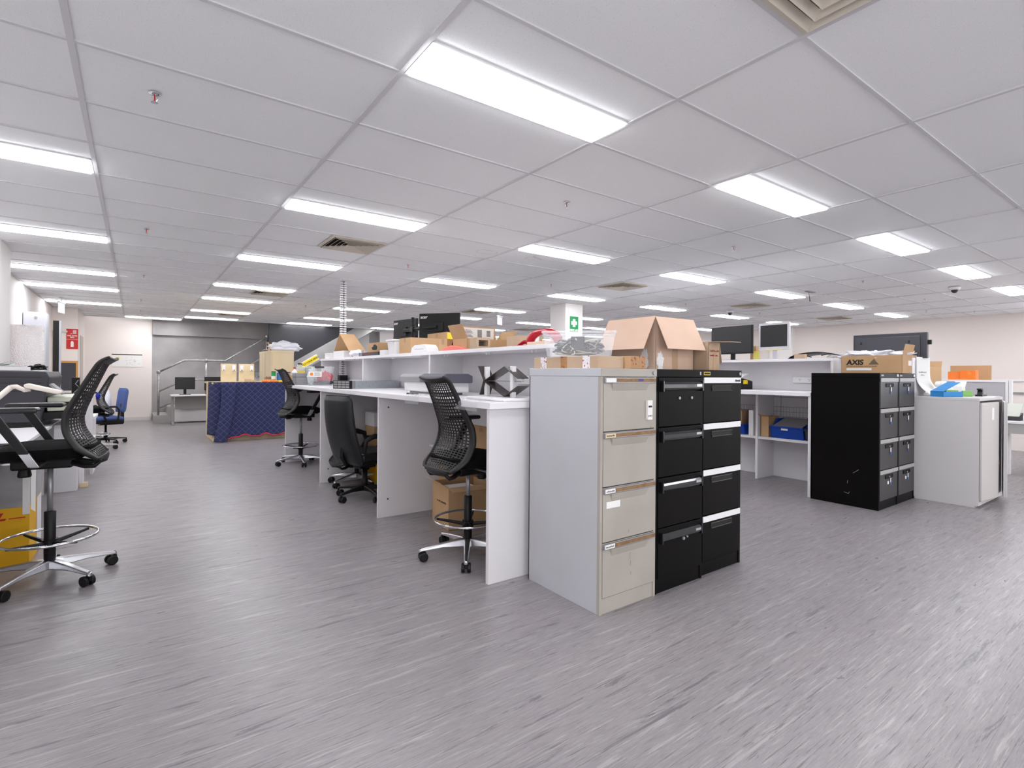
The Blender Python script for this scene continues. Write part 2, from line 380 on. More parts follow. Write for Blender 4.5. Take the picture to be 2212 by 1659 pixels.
# ---------------------------------------------------------------- diffuser vents in the ceiling
def vent():
    t = thing('ceiling_vent', '', 'ceiling vent')
    fr = MB(); 
    def ring(mb, a, b, z0, z1):        # square ring sloping from half-size a at z0 to b at z1
        for q in range(4):
            X = Matrix.Rotation(q*PI/2, 4, 'Z')
            mb.add([(-a, -a, z0), (a, -a, z0), (b, -b, z1), (-b, -b, z1), (-a, -a, z0+.004), (a, -a, z0+.004), (b, -b, z1+.004), (-b, -b, z1+.004)],
                   [(0,1,2,3),(7,6,5,4),(0,4,5,1),(1,5,6,2),(2,6,7,3),(3,7,4,0)], 0, X)
    ring(fr, .288, .262, -.003, -.012); fr.build('frame', VENT, t)
    lv = MB()
    for a in (.258, .212, .166, .12, .074): ring(lv, a, a-.027, -.022, .0)
    lv.build('louvres', VENT, t)
    B(-.265, .265, -.265, .265, .005, .0076).build('duct_shade', VOIDM, t)  # dark plate paints the shade seen up the duct between louvres
    return t
vp = [(1.87, .73, 'square beige ceiling vent at the top edge of the view, nearest the camera'), (1.874, 5.53, 'square ceiling vent behind the second ceiling light above the drafting chairs'),
      (6.074, 5.53, 'square ceiling vent in front of the white column'), (6.074, 9.73, 'square ceiling vent beside the light above the twin monitors'),
      (9.674, 5.53, 'square ceiling vent above the black wide monitor on the right'), (13.3, 5.53, 'small far ceiling vent close to the right cream wall'),
      (1.874, 9.73, 'square ceiling vent left of the cable column'), (1.874, 13.93, 'square ceiling vent above the concrete wall by the stairs'), (9.674, 12.73, 'small far ceiling vent left of the white column')]
vt = vent(); vt.location = (vp[0][0], vp[0][1], CEIL); vt['label'] = vp[0][2]; vt['group'] = 'square ceiling vents'
for x, y, l in vp[1:]: copy_thing(vt, (x, y, CEIL), 0, l, 'square ceiling vents')
# ---------------------------------------------------------------- sprinklers
def sprinkler():
    t = thing('sprinkler', '', 'sprinkler')
    MB().lathe([(.034, .0), (.032, -.004), (.02, -.006), (.012, -.012)], n=20).build('flange', CHROME, t, smooth=True)
    b = MB().tube([(-.012, 0, -.01), (-.014, 0, -.03), (-.006, 0, -.045), (0, 0, -.05), (.006, 0, -.045), (.014, 0, -.03), (.012, 0, -.01)], .0025, 6)
    b.build('yoke', CHROME, t)
    MB().cyl((0, 0, -.012), (0, 0, -.042), .004, 8).build('glass_bulb', REDSIGN, t)
    MB().lathe([(.019, -.052), (.019, -.0545), (.004, -.055)], n=12).build('deflector', CHROME, t)
    t.scale = (.8, .8, .8); return t
sp = [(.07, 3.12), (.08, 6.12), (.09, 9.07), (.08, 12.2), (.09, 14.4), (2.77, 3.12), (2.78, 6.12), (2.85, 9.0), (2.81, 11.1), (5.16, 3.14), (5.12, 6.1), (5.09, 9.0), (8.45, 3.14), (8.5, 6.15), (11.0, 6.07), (11.2, 3.2), (14.0, 3.17), (13.2, 3.75), (13.6, 6.05)]
sp0 = sprinkler()
lanes = {}
for (x, y) in sorted(sp): 
    c = min([.08, 2.8, 5.12, 8.45, 11.1, 13.6], key=lambda q: abs(q-x)); lanes.setdefault(c, []).append((x, y))
first = True
for li, (c, L) in enumerate(sorted(lanes.items())):
    for n, (x, y) in enumerate(sorted(L, key=lambda q: q[1])):
        lab = f'ceiling sprinkler, {ORD[n]} from the camera in the {ORD[li]} line from the left wall'
        if first: sp0.location = (x, y, CEIL); sp0['label'] = lab; sp0['group'] = 'ceiling sprinklers'; first = False
        else: copy_thing(sp0, (x, y, CEIL), 0, lab, 'ceiling sprinklers')
# dome cameras, detectors, aerial
def dome(x, y, r, lab):
    t = thing('dome_camera', lab, 'security camera', (x, y, CEIL), 0, 'ceiling dome cameras')
    MB().lathe([(r, 0), (r, -.025), (r*.8, -.045)], n=24).build('housing', WHITE2, t, smooth=True)
    MB().lathe([(r*.6, -.045), (r*.5, -.07), (r*.28, -.088), (.004, -.094)], n=20).build('dome', MGREY, t, smooth=True)
dome(10.06, 2.51, .075, 'white dome camera on the ceiling by the near right light panels'); dome(10.13, 6.24, .07, 'white dome camera on the ceiling above the black wide monitor')
for x, y, lab in ((10.0, 4.95, 'flat round ceiling detector right of the far right vent'), (3.9, 7.75, 'flat round ceiling speaker above the twin monitors')):
    tag(MB().lathe([(.11, 0), (.11, -.008), (.09, -.014), (.01, -.015)], n=24).build('ceiling_disc', WHITE2, loc=(x, y, CEIL), smooth=True), lab, 'detector')
t = thing('hanging_aerial', 'small dark bracket with a thin aerial hanging from the ceiling', 'aerial', (8.84, 4.04, CEIL))
B(-.12, .12, -.03, .03, -.012, 0).build('bracket', GREYP, t); MB().tube([(-.05, 0, -.01), (-.03, 0, -.08), (-.01, 0, -.16)], [.003, .004, .008], 6).build('rod', BLACK, t)
# exit signs
def exit_sign(x, y, z, rz, lab, lit):
    t = thing('exit_sign', lab, 'exit sign', (x, y, z), rz)
    MB().cyl((0, 0, .12), (0, 0, CEIL-z), .008).box(-.05, .05, -.03, .03, CEIL-z-.015, CEIL-z).build('hanger', WHITE2, t)
    B(-.15, .15, -.02, .02, .1, .13).build('housing', WHITE2, t, bevel=.006)
    B(-.14, .14, -.006, .006, -.08, .1).build('sign_blade', lit, t, bevel=.004)
BLADE = mat('sign_blade', 'd4e6f0', .1, emit=.9)
exit_sign(6.67, 9.74, 2.47, .6, 'white ceiling-hung exit sign seen side-on, left of the white column', mat('clear_sign_blade', 'dfe2ef', .1))
exit_sign(-1.13, 12.9, 2.45, 1.35, 'lit exit sign hanging from the ceiling beside the left wall doorway', BLADE)

# ================================================================ STAIR, RAIL, STAIR DESK
st = MB()
Y0, Y1 = 15.62, 16.85
for i in range(3): st.box(.37+.3*i, .67+.3*i+(.7 if i == 2 else 0), Y0, Y1, 0, .2*(i+1))
st.box(1.67, 2.0, Y0, Y1, .35, .6)
n = 0; x = 2.0; z = .6
stp = [(1.97, .35)]
while x < 5.75: st.box(x, x+.3, Y0+.06, Y1, z, z+.175); x += .28; z += .17; n += 1
t = thing('staircase', 'concrete staircase climbing to the right along the back wall', 'stairs', (0, 0, 0))
st.build('steps', CONCL, t)
def zl(X, off): return .6+(X-1.97)*.607+off       # slope of the flight
MB().prism([(2.0, zl(2.0, -.42)), (6.05, zl(6.05, -.42)), (6.05, zl(6.05, -.02)), (2.0, zl(2.0, -.02))], 15.56, 15.68, 'y').build('stringer', CONCL, t, bevel=.004)
MB().prism([(2.98, zl(2.98, -.02)), (5.9, zl(5.9, -.02)), (5.9, 3.6), (2.98, 3.6)], 15.58, 15.64, 'y').build('balustrade_panel', DARKP, t)['label'] = 'dark grey solid balustrade panel above the stringer'
MB().prism([(3.0, 0), (6.05, 0), (6.05, zl(6.05, -.44)), (3.0, zl(3.0, -.44))], 16.2, 16.3, 'y').build('under_stair_wall', mat('grey_under_stair', 'a19c9b', .7), t)
t = thing('handrail', 'galvanised pipe handrail on the lower steps by the concrete wall', 'handrail')
hr = [(.47, 15.7, 1.27), (1.02, 15.7, 1.575), (1.95, 15.7, 1.585), (2.95, 15.7, 2.27)]
MB().tube(hr, .024, 10).build('top_rail', GALV, t, smooth=True)
MB().tube([(.47, 15.7, .78), (1.02, 15.7, 1.08), (1.95, 15.7, 1.09), (2.95, 15.7, 1.76)], .02, 8).build('middle_rail', GALV, t, smooth=True)
MB().tube([(.47, 15.7, .36), (1.02, 15.7, .66), (1.95, 15.7, .68), (2.95, 15.7, 1.3)], .02, 8).build('bottom_rail', GALV, t, smooth=True)
for x, z0, z1 in ((.47, .2, 1.27), (1.5, .6, 1.58), (2.95, 1.1, 2.27)):
    p = MB().cyl((x, 15.7, z0), (x, 15.7, z1), .026).build('post', GALV, t, smooth=True)
    MB().lathe([(.02, -.045), (.04, -.03), (.045, 0), (.04, .03), (.02, .045)], (x, 15.7, z1), 14).build('clamp', GALV, p, smooth=True)
t = thing('warning_sign', 'yellow WATCH YOUR HEAD strip stuck on the sloping stair stringer', 'sign')
u = Vector((1, 0, .607)).normalized(); nn = Vector((-u.z, 0, u.x)); c0 = Vector((4.02, 15.555, zl(4.02, -.26)))
def slab(c, hw, hh, y0, y1): 
    p = [c-u*hw-nn*hh, c+u*hw-nn*hh, c+u*hw+nn*hh, c-u*hw+nn*hh]; return MB().prism([(q.x, q.z) for q in p], y0, y1, 'y')
slab(c0, .31, .085, 15.553, 15.56).build('border', WHITE2, t); slab(c0, .29, .065, 15.55, 15.553).build('panel', YELLOW, t)
text('lettering', 'WATCH YOUR HEAD', .066, c0+Vector((0, -.007, 0))-nn*.024, u, nn, INK, t, align='CENTER', bold=.001)
# stair desk with two monitors
t = thing('office_desk', 'white office desk with grey legs in front of the concrete stairs', 'desk')
B(.7, 2.3, 14.85, 15.5, .695, .72).build('top', WHITE, t, bevel=.003)
for x in (.74, 2.24):
    MB().box(x-.03, x+.03, 15.12, 15.2, .05, .69).box(x-.025, x+.025, 14.9, 15.45, .66, .695).box(x-.025, x+.025, 14.88, 15.48, .02, .06).box(x-.035, x+.035, 14.86, 14.93, 0, .03).box(x-.035, x+.035, 15.42, 15.49, 0, .03).build('leg', GREYP, t, bevel=.008)
B(.8, 2.2, 15.36, 15.38, .35, .66).build('modesty_panel', mat('grey_panel', '9a9896', .5), t)
tag(B(.8, 2.1, 15.5, 15.56, .03, .4).build('white_board_panel', WHITE, rz=0), 'white board standing low behind the stair desk', 'panel')
def monitor(name, lab, loc, rz, W, H, zc, body=BLACK, scr=SCREEN, stand=True, group=None, back_boss=True, dep=.03):
    # local: screen faces -Y, stand on the origin
    t = thing(name, lab, 'monitor', loc, rz, group)
    B(-W/2, W/2, 0, dep, zc-H/2, zc+H/2).build('casing', body, t, bevel=.006)
    bz = .012 if body is BLACK else .028
    B(-W/2+bz, W/2-bz, -.002, .001, zc-H/2+bz*1.6, zc+H/2-bz).build('screen', scr, t)
    if stand:
        MB().box(-.03, .03, .03, .06, .012, zc).build('neck', body, t, bevel=.005)
        B(-.12, .12, -.05, .13, 0, .012).build('foot', body, t, bevel=.005)
    return t
monitor('computer_monitor', 'small black monitor, left one on the desk by the stairs', (1.0, 15.15, .72), 0, .42, .3, .28, group='monitors on the stair desk')
monitor('computer_monitor', 'black widescreen monitor, right one on the desk by the stairs', (1.68, 15.15, .72), 0, .54, .34, .27, group='monitors on the stair desk')
tag(MB().box(1.42, 1.6, 14.95, 15.05, .72, .745).build('small_case', REDGLOSS, bevel=.01), 'small red and black case on the stair desk under the right monitor', 'case')
# wall notices
t = thing('fire_sign', 'red and white fire equipment sign on the cream wall at the left', 'sign', (-1.12, 14.895, 0))
for z0, z1 in ((1.98, 2.2), (1.76, 1.97)):
    B(-.1, .1, -.006, 0, z0, z1).build('red_panel', REDSIGN, t)
B(-.1, .1, -.005, 0, 1.735, 1.76).build('footer_strip', PAPER, t)
s = MB().box(-.03, .0, -.009, -.006, 2.09, 2.1)
for q in range(4): s.box(.01, .07, -.009, -.006, 2.1+.022*q, 2.112+.022*q)
s.build('hose_reel_symbol', PAPER, t)
text('lettering', 'FIRE HOSE\nREEL', .036, (0, -.008, 2.04), (1, 0, 0), (0, 0, 1), PAPER, t, align='CENTER', bold=.001)
MB().prism([(-.025, 1.81), (.025, 1.81), (.025, 1.91), (.012, 1.935), (-.012, 1.935), (-.025, 1.91)], -.009, -.006).build('extinguisher_symbol', PAPER, t)
t = thing('evacuation_plan', 'white evacuation diagram with black header on the cream back wall', 'notice', (-.17, 16.9, 1.56))
B(-.32, .32, -.008, 0, -.16, .17).build('sheet', PAPER, t); B(-.32, .32, -.01, -.008, .145, .17).build('header', INK, t)
B(-.24, -.16, -.01, -.008, .04, .09).build('legend_box', YELLOW, t)
p = MB()
for q in range(14):
    a = R.uniform(-.05, .28); b = R.uniform(-.12, .1); l = R.uniform(.02, .08)
    if q % 2: p.box(a, min(a+l, .3), -.01, -.008, b, b+.004)
    else: p.box(a, a+.004, -.01, -.008, b, min(b+l, .12))
p.build('floor_plan_lines', GREYP, t)
t = thing('first_aid_sign', 'green first aid sign with white cross on the white column', 'sign', (6.9, 7.53, 2.27))
B(-.11, .11, -.004, 0, -.16, .14).build('panel', GREENSIGN, t, bevel=.001); MB().box(-.075, .075, -.006, -.004, -.022, .046).box(-.034, .034, -.0062, -.004, -.065, .09).build('cross', PAPER, t)
text('lettering', 'FIRST AID', .05, (0, -.006, -.142), (1, 0, 0), (0, 0, 1), PAPER, t, align='CENTER', bold=.0015)

# ================================================================ WORKBENCH ISLANDS
def screws(mb, x, y, z): pass
ZT, ZS = 1.11, 1.49
t = thing('workbench', 'long white standing-height workbench in the middle with chairs along it', 'workbench')
YP = (2.66, 4.44, 6.22, 7.96)
for s, xf in ((1, 1.75), (-1, 3.49)):
    for y in YP:
        a, b = sorted((xf, 2.62-s*.012)); B(a, b, y, y+.03, 0, ZT-.04).build('side_panel', WHITE, t, bevel=.001)
    a, b = sorted((xf-.01*s, 2.62-s*.01)); B(a, b, 2.64, 8.0, ZT-.04, ZT).build('worktop', EDGE, t, bevel=.002)
    for y in YP:
        a, b = sorted((2.62-s*.37, 2.62-s*.012)); B(a, b, y, y+.03, ZT, ZS-.03).build('divider', WHITE, t, bevel=.001)
    for y in YP[1:3]:
        pass
B(2.606, 2.634, 2.66, 7.99, 0, ZS-.03).build('back_panel', WHITE, t)
B(2.24, 3.0, 2.64, 8.01, ZS-.03, ZS).build('upper_shelf', EDGE, t, bevel=.001)
sc_ = MB()
for y in (2.9, 3.5, 4.2, 4.7, 5.4, 6.0, 6.5, 7.2, 7.8):
    for dy in (0, .05): sc_.cyl((2.3, y+dy, ZS-.032), (2.3, y+dy, ZS-.05), .008, 8)
    sc_.box(2.28, 2.32, y-.02, y+.07, ZS-.034, ZS-.03)
sc_.build('shelf_brackets', WHITE2, t)
hs = MB()
for y in YP[1:3]:
    for z in (.16, .98): hs.cyl((1.84, y-.0015, z), (1.84, y+.001, z), .008, 10)
hs.cyl((1.84, YP[3]-.0015, .98), (1.84, YP[3]+.001, .98), .008, 10)
hs.build('bolt_heads', MGREY, t)
for y0 in (3.0, 5.3):
    s = thing('power_strip', 'white four-socket power rail on the back of the bench ' + ('beside the wire stand' if y0 < 4 else 'in the middle bay'), 'power rail', (2.606, y0, 1.2))
    B(-.035, 0, 0, .5, 0, .075).build('housing', WHITE2, s, bevel=.006)
    for q in range(4):
        o = MB()
        for dy, dz in ((-.008, .008), (.008, .008), (0, -.01)): o.box(-.037, -.034, .08+.11*q+dy-.002, .08+.11*q+dy+.002, .037+dz-.005, .037+dz+.005)
        o.build('socket', MGREY, s)
# second island
t = thing('workbench', 'white workbench on the right with shelves below, blue bins inside', 'workbench')
Y2A, Y2B = 2.66, 6.25
# left-facing half
B(5.8, 6.30, 2.64, Y2B, ZT-.04, ZT).build('worktop', EDGE, t, bevel=.002); B(6.30, 6.70, 2.64, Y2B, ZT-.04, ZT).build('worktop', EDGE, t)
B(5.81, 6.70, 2.64, 2.67, 0, ZT-.04).build('side_panel', WHITE, t, bevel=.001)
B(5.81, 6.70, Y2B-.03, Y2B, 0, ZT-.04).build('side_panel', WHITE, t, bevel=.001)
for y in (3.5, 4.9): B(6.31, 6.70, y, y+.03, 0, ZT-.04).build('side_panel', WHITE, t, bevel=.001)
B(6.32, 6.70, 2.67, Y2B, .50, .53).build('lower_shelf', WHITE, t)
B(6.70, 6.725, 2.02, Y2B, 0, ZS-.03).build('back_panel', WHITE, t)
for y in (2.64, 4.4, Y2B-.03): B(6.33, 6.70, y, y+.03, ZT, ZS-.03).build('divider', WHITE, t, bevel=.001)
B(6.32, 7.1, 2.64, Y2B, ZS-.03, ZS).build('upper_shelf', EDGE, t, bevel=.001)
B(6.725, 7.1, 2.02, 2.64, ZS-.03, ZS).build('upper_shelf', EDGE, t, bevel=.001)
# right-facing half
B(6.725, 7.58, 2.03, Y2B, ZT-.04, ZT).build('worktop', EDGE, t, bevel=.002)
for y in (2.05, 4.0, Y2B-.03): B(6.725, 7.57, y, y+.03, 0, ZT-.04).build('side_panel', WHITE, t)
for y in (2.02, 4.0, Y2B-.03): B(6.725, 7.1, y, y+.03, ZT, ZS-.03).build('divider', WHITE, t, bevel=.001)
s = thing('power_strip', 'white socket rail on the back of the right-hand bench', 'power rail', (6.70, 2.75, 1.2))
B(-.035, 0, 0, .5, 0, .075).build('housing', WHITE2, s, bevel=.006)
for q in range(4):
    o = MB()
    for dy, dz in ((-.008, .008), (.008, .008), (0, -.01)): o.box(-.037, -.034, .08+.11*q+dy-.002, .08+.11*q+dy+.002, .037+dz-.005, .037+dz+.005)
    o.build('socket', MGREY, s)
# wire cable basket under right bench
for yb, lab in ((2.72, 'white wire cable basket under the right bench, above the big blue bin'), (3.6, 'wire cable basket under the right bench, above the small blue bin')):
    wb = MB()
    for z in (.78, .84, .90, 1.02): wb.cyl((6.58, yb, z), (6.58, yb+.72, z), .003, 6)
    for q in range(19): wb.tube([(6.62, yb+.04*q, .775), (6.58, yb+.04*q, .775), (6.58, yb+.04*q, .905)], .002, 5)
    for y in (yb+.05, yb+.65): wb.cyl((6.62, y, .775), (6.62, y, 1.068), .004, 6)
    tag(wb.build('cable_basket', STEEL), lab, 'wire basket')

# ================================================================ FILING CABINETS (front at y=0, width x, depth +y)
def cabinet(lab, loc, Wd, body, front, style, D=.62, H=1.32, group=None):
    t = thing('filing_cabinet', lab, 'filing cabinet', loc, 0, group)
    c = MB().box(0, .016, 0, D, 0, H-.045).box(Wd-.016, Wd, 0, D, 0, H-.045).box(0, Wd, D-.01, D, 0, H-.045).box(.016, Wd-.016, .03, D-.01, .01, H-.045)
    c.build('carcass', [body], t, bevel=.0015)
    MB().box(-.0012, .017, -.001, .02, 0, H-.045).box(Wd-.017, Wd+.0012, -.001, .02, 0, H-.045).box(.016, Wd-.016, .004, .03, 0, .083).build('front_frame', front if style != 'tag' else body, t, bevel=.001)
    B(-.002, Wd+.002, .0, D, H-.045, H).build('lid', body, t, bevel=.003); B(-.002, Wd+.002, -.005, .0, H-.045, H).build('lid_front', front if style != 'tag' else body, t, bevel=.002)
    pitch = (H-.045-.085)/4
    for k in range(4):
        z0 = .085+pitch*k+.003; z1 = z0+pitch-.006; a, b = .019, Wd-.019
        if style == 'grey':
            zt = z1-.032
            d = B(a, b, -.004, .03, z0, z1).build('drawer', front, t, bevel=.002)
            B(a, b, -.016, -.004, zt, z1-.002).build('label_rail', STEEL, d, bevel=.002)
            B(a+.09 if k == 3 else a+.085, b-.002, -.0175, -.016, zt+.006, z1-.007).build('wood_strip', WOODSTRIP, d)
            cc = PAPER if k == 3 else mat('yellowed_card', 'd9c6a0', .8) if k == 2 else bpy.data.materials['yellowed_card'] if 'yellowed_card' in bpy.data.materials else PAPER
            B(a+.006, a+.08, -.0178, -.016, zt+.005, z1-.006).build('label_card', cc, d)
            if k != 3:
                s = MB()
                for q in range(9): s.box(a+.012+q*.007, a+.016+q*.007, -.0185, -.0178, zt+.011, zt+.011+R.uniform(.004, .01))
                s.build('handwriting', INK, d)
            # pull: sloping recess under the rail
            pm = MB(); xa, xb = a+.05, b-.055; zz = zt
            pm.add([(xa, -.004, zz), (xb, -.004, zz), (xb-.012, -.004, zz-.042), (xa+.012, -.004, zz-.042), (xa+.004, -.018, zz), (xb-.004, -.018, zz), (xb-.016, -.0055, zz-.038), (xa+.016, -.0055, zz-.038)],
                   [(4,5,6,7),(0,4,7,3),(1,2,6,5),(3,7,6,2),(0,1,5,4)])
            pm.build('pull', front, d)
        elif style == 'gloss':
            d = B(a, b, -.006, .03, z0, z1).build('drawer', front, t, bevel=.003)
            h = MB(); zt = z1-.035
            pr = [(-.006, zt+.012), (-.022, zt+.008), (-.030, zt-.006), (-.030, zt-.03), (-.022, zt-.04), (-.020, zt-.03), (-.018, zt-.012), (-.006, zt-.012)]
            h.prism([(p[0], p[1]) for p in pr], a+.02, b-.02, 'x')
            h.box(a+.012, a+.022, -.032, -.006, zt-.05, zt+.015).box(b-.022, b-.012, -.032, -.006, zt-.05, zt+.015)
            h.build('handle', GLOSSB, d, bevel=.003)
            B(b-.085, b-.035, -.0325, -.0305, zt-.02, zt-.006).build('badge', CHROME, d)
            if k == 3:
                for xx in (.21, .33): MB().cyl((xx, -.012, zt-.09), (xx, -.006, zt-.09), .009, 14).build('lock', STEEL, d)
            if k == 0:
                MB().cyl((.23, -.034, zt-.045), (.23, -.026, zt-.045), .01, 12).cyl((.265, -.034, zt-.04), (.265, -.026, zt-.04), .006, 12).build('lock', STEEL, d)
        else:
            d = B(a, b, -.004, .03, z0, z1).build('drawer', front, t, bevel=.002)
            B(a-.002, b+.002, -.012, -.004, z1-.037, z1).build('label_rail', WHITE2 if style == 'slot' else STEELW, d, bevel=.0015)
            if style == 'slot' and k == 3:
                s = MB()
                for q in range(8): s.box(b-.07+q*.008, b-.066+q*.008, -.0135, -.012, z1-.028, z1-.012-R.uniform(0, .005))
                s.build('handwriting', INK, d)
            m_ = (a+b)/2; hw = .115 if style == 'slot' else .09; zz = z1-.07
            B(m_-hw, m_+hw, -.0052, -.004, zz-.014, zz+.014).build('handle_slot_shade', SLOT_SHADE, d)  # near-black plate paints the shade of the recessed handle
            MB().tube([(m_-hw, -.006, zz+.016), (m_+hw, -.006, zz+.016), (m_+hw+.004, -.006, zz+.01), (m_+hw, -.006, zz-.016), (m_-hw, -.006, zz-.016), (m_-hw-.004, -.006, zz+.01)], .003, 6, closed=True).build('handle_rim', GRCAB if style == 'slot' else DKCAB, d)
            if style == 'tag':
                kx = m_+.025
                MB().cyl((kx-.01, -.008, zz-.005), (kx-.01, -.004, zz-.005), .01, 12).build('lock', CHROME, d)
                kt = B(kx-.006, kx+.012, -.012, -.009, zz-.065, zz-.02).build('key_tag', PAPER, d)
                B(kx-.006, kx+.012, -.013, -.0118, zz-.085, zz-.06).build('tag_end', TAGBLUE, kt)
                if k == 0: B(kx-.06, kx-.03, -.007, -.004, zz-.075, zz-.045).build('sticker', PAPER, d)
    return t
GLOSSB = mat('gloss_black', '121318', .18, coat=.5); SLOT_SHADE = mat('slot_shade_black', '050505', .6); STEELW = mat('pale_rail', 'a9a8a6', .45); TAGBLUE = mat('tag_blue', '2f6fd0', .5)
cg = cabinet('putty four-drawer filing cabinet with brown label strips, nearest the camera', (2.01, 1.98, 0), .452, GREYCAB, GREYCABF, 'grey')
d4 = [o for o in COL.objects if o.parent == cg and o.name.startswith('drawer')]
B(.36, .40, -.0185, -.004, 1.03, 1.14).build('paper_label', PAPER, d4[3])
s = MB()
for q in range(7): s.box(.365+.0045*q, .368+.0045*q, -.0195, -.0185, 1.10, 1.11).box(.365+.0045*q, .3675+.0045*q, -.0195, -.0185, 1.045+.004*(q % 3), 1.055)
s.build('handwriting', INK, d4[3])
B(.045, .15, -.0055, -.004, .565, .60).build('paper_label', PAPER, d4[1])
B(.28, .32, -.0185, -.0175, 1.250, 1.262).build('oval_sticker', mat('violet_sticker', '4a3f8c', .5), d4[3])
MB().cyl((.425, -.012, 1.297), (.425, -.003, 1.297), .011, 16).build('lock', STEEL, cg)
sm = MB()
for (x, z, l) in ((.233, .26, .035), (.237, .22, .03), (.24, .17, .02), (.22, .41, .015), (.40, .98, .012)): sm.box(x, x+.002, -.0046, -.004, z, z+l)
sm.build('scuff_marks', mat('scuff', '6b655f', .8), cg)
cb = cabinet('black four-drawer filing cabinet with glossy moulded handles, middle of the near three', (2.468, 1.985, 0), .455, DKCAB, DKCAB, 'gloss')
B(.418, .432, -.006, -.004, 1.287, 1.308).build('lock', STEEL, cb)
cc_ = cabinet('black four-drawer filing cabinet with white label strips, right of the near three', (2.93, 2.0, 0), .455, DKCAB, DKCAB, 'slot')
MB().cyl((.43, -.012, 1.297), (.43, -.003, 1.297), .011, 16).build('lock', STEEL, cc_)
ns = B(.02, .09, -.006, -.004, 1.287, 1.308).build('maker_sticker', YELLOW, cc_); B(.024, .086, -.0065, -.006, 1.291, 1.304).build('sticker_print', INK, ns)
ca = cabinet('black filing cabinet with charcoal drawers and blank dark side, left of the right-hand pair', (5.77, 2.0, 0), .47, DKCAB, GRCAB, 'tag')
sk = MB()
for p in (((-.0015, .22, .33), (-.0015, .17, .37)), ((-.0015, .27, .22), (-.0015, .268, .25)), ((-.0015, .30, .13), (-.0015, .26, .12)), ((-.0015, .26, .12), (-.0015, .25, .14))): sk.tube(p, .0015, 5)
sk.build('scratches', STEEL, ca)
cd2 = cabinet('black filing cabinet with charcoal drawers, right of the right-hand pair', (6.245, 2.0, 0), .45, DKCAB, GRCAB, 'tag')
for c_, w_ in ((ca, .47), (cd2, .45)):
    B(.03, .09, -.006, -.004, 1.29, 1.305).build('maker_sticker', STEELW, c_); B(w_-.045, w_-.02, -.009, -.004, 1.288, 1.31).build('lock', CHROME, c_)
# low white cabinet with doors ajar
PALE = mat('pale_grey_enamel', 'c6c3c4', .4)
t = thing('storage_cabinet', 'low pale grey two-door cabinet with its doors ajar, on the far right', 'cupboard', (6.72, 1.48, 0))
W_, D_ = .86, .54
MB().box(0, .02, .0, D_, .02, 1.05).box(W_-.02, W_, 0, D_, .02, 1.05).box(0, W_, D_-.015, D_, .02, 1.05).box(.02, W_-.02, 0, D_, .02, .06).box(0, W_, .03, D_-.02, 0, .02).box(.02, W_-.02, .05, D_-.02, .5, .52).build('carcass', PALE, t, bevel=.001)
B(0, W_, -.004, D_, 1.05, 1.08).build('top', PALE, t, bevel=.003)
dl = B(0, .42, -.018, 0, .07, 1.035).build('door', mat('warm_grey_enamel', 'beb8b6', .45), t, loc=(.01, -.002, 0), rz=-.10, bevel=.003)
B(.24, .29, -.0195, -.018, .86, .98).build('paper_label', PAPER, dl)
dr = MB().box(-.41, 0, -.018, 0, .07, 1.035).box(-.41, -.385, -.03, -.018, .07, 1.035).build('door', PALE, t, loc=(W_-.01, -.002, 0), rz=.22, bevel=.003)
tag(MB().prism([(0, 0), (.03, .01), (.04, -.03), (.01, -.045), (-.01, -.02)], -.02, .0, 'y').build('cardboard_scrap', CARDD, loc=(6.72+.46, 1.44, .42)), 'torn brown cardboard scrap poking out between the grey cabinet doors', 'scrap')

# ================================================================ CHAIRS
def spline(pts, t):
    n = len(pts)-1; i = min(int(t*n), n-1); f = t*n-i
    P = [pts[max(0, min(n, i+k))] for k in (-1, 0, 1, 2)]
    return [.5*((2*P[1][k])+(-P[0][k]+P[2][k])*f+(2*P[0][k]-5*P[1][k]+4*P[2][k]-P[3][k])*f*f+(-P[0][k]+3*P[1][k]-3*P[2][k]+P[3][k])*f**3) for k in range(len(P[1]))]
SHELL = [(-.268, -.135, .06), (-.272, -.115, .155), (-.26, -.075, .21), (-.228, -.025, .234), (-.19, .03, .24), (-.162, .09, .236), (-.16, .165, .22), (-.188, .25, .198), (-.222, .34, .18), (-.258, .43, .168), (-.28, .48, .162), (-.32, .51, .155)]
def shell_pt(u, v, S, off=0):
    x, z, w = spline(SHELL, u)
    a = spline(SHELL, min(1, u+.01)); b = spline(SHELL, max(0, u-.01)); d = Vector((a[0]-b[0], 0, a[1]-b[1])).normalized(); n = Vector((d.z, 0, -d.x))
    wrap = .055*(1-.75*max(0, u-.55)/.45)*v*v*min(1, u/.32)**1.3
    lift = .03*v*v*max(0, 1-u/.12)
    p = Vector((x, w*v, S+z+lift)) + n*(wrap+off); return p
def caster(parent, ax, m=BLACK, r=.031):
    X = Matrix.Translation((ax, 0, 0))
    c = MB()
    for s in (-1, 1): c.tube([(ax-.018, s*.008, r), (ax-.018, s*.013, r), (ax-.018, s*.028, r), (ax-.018, s*.031, r)], [r*.9, r, r, r*.8], 16)
    c.box(ax-.02, ax+.012, -.008, .008, r, r+.03).cyl((ax, 0, r+.02), (ax, 0, r+.055), .007, 8)
    c.build('caster', m, parent, smooth=False)
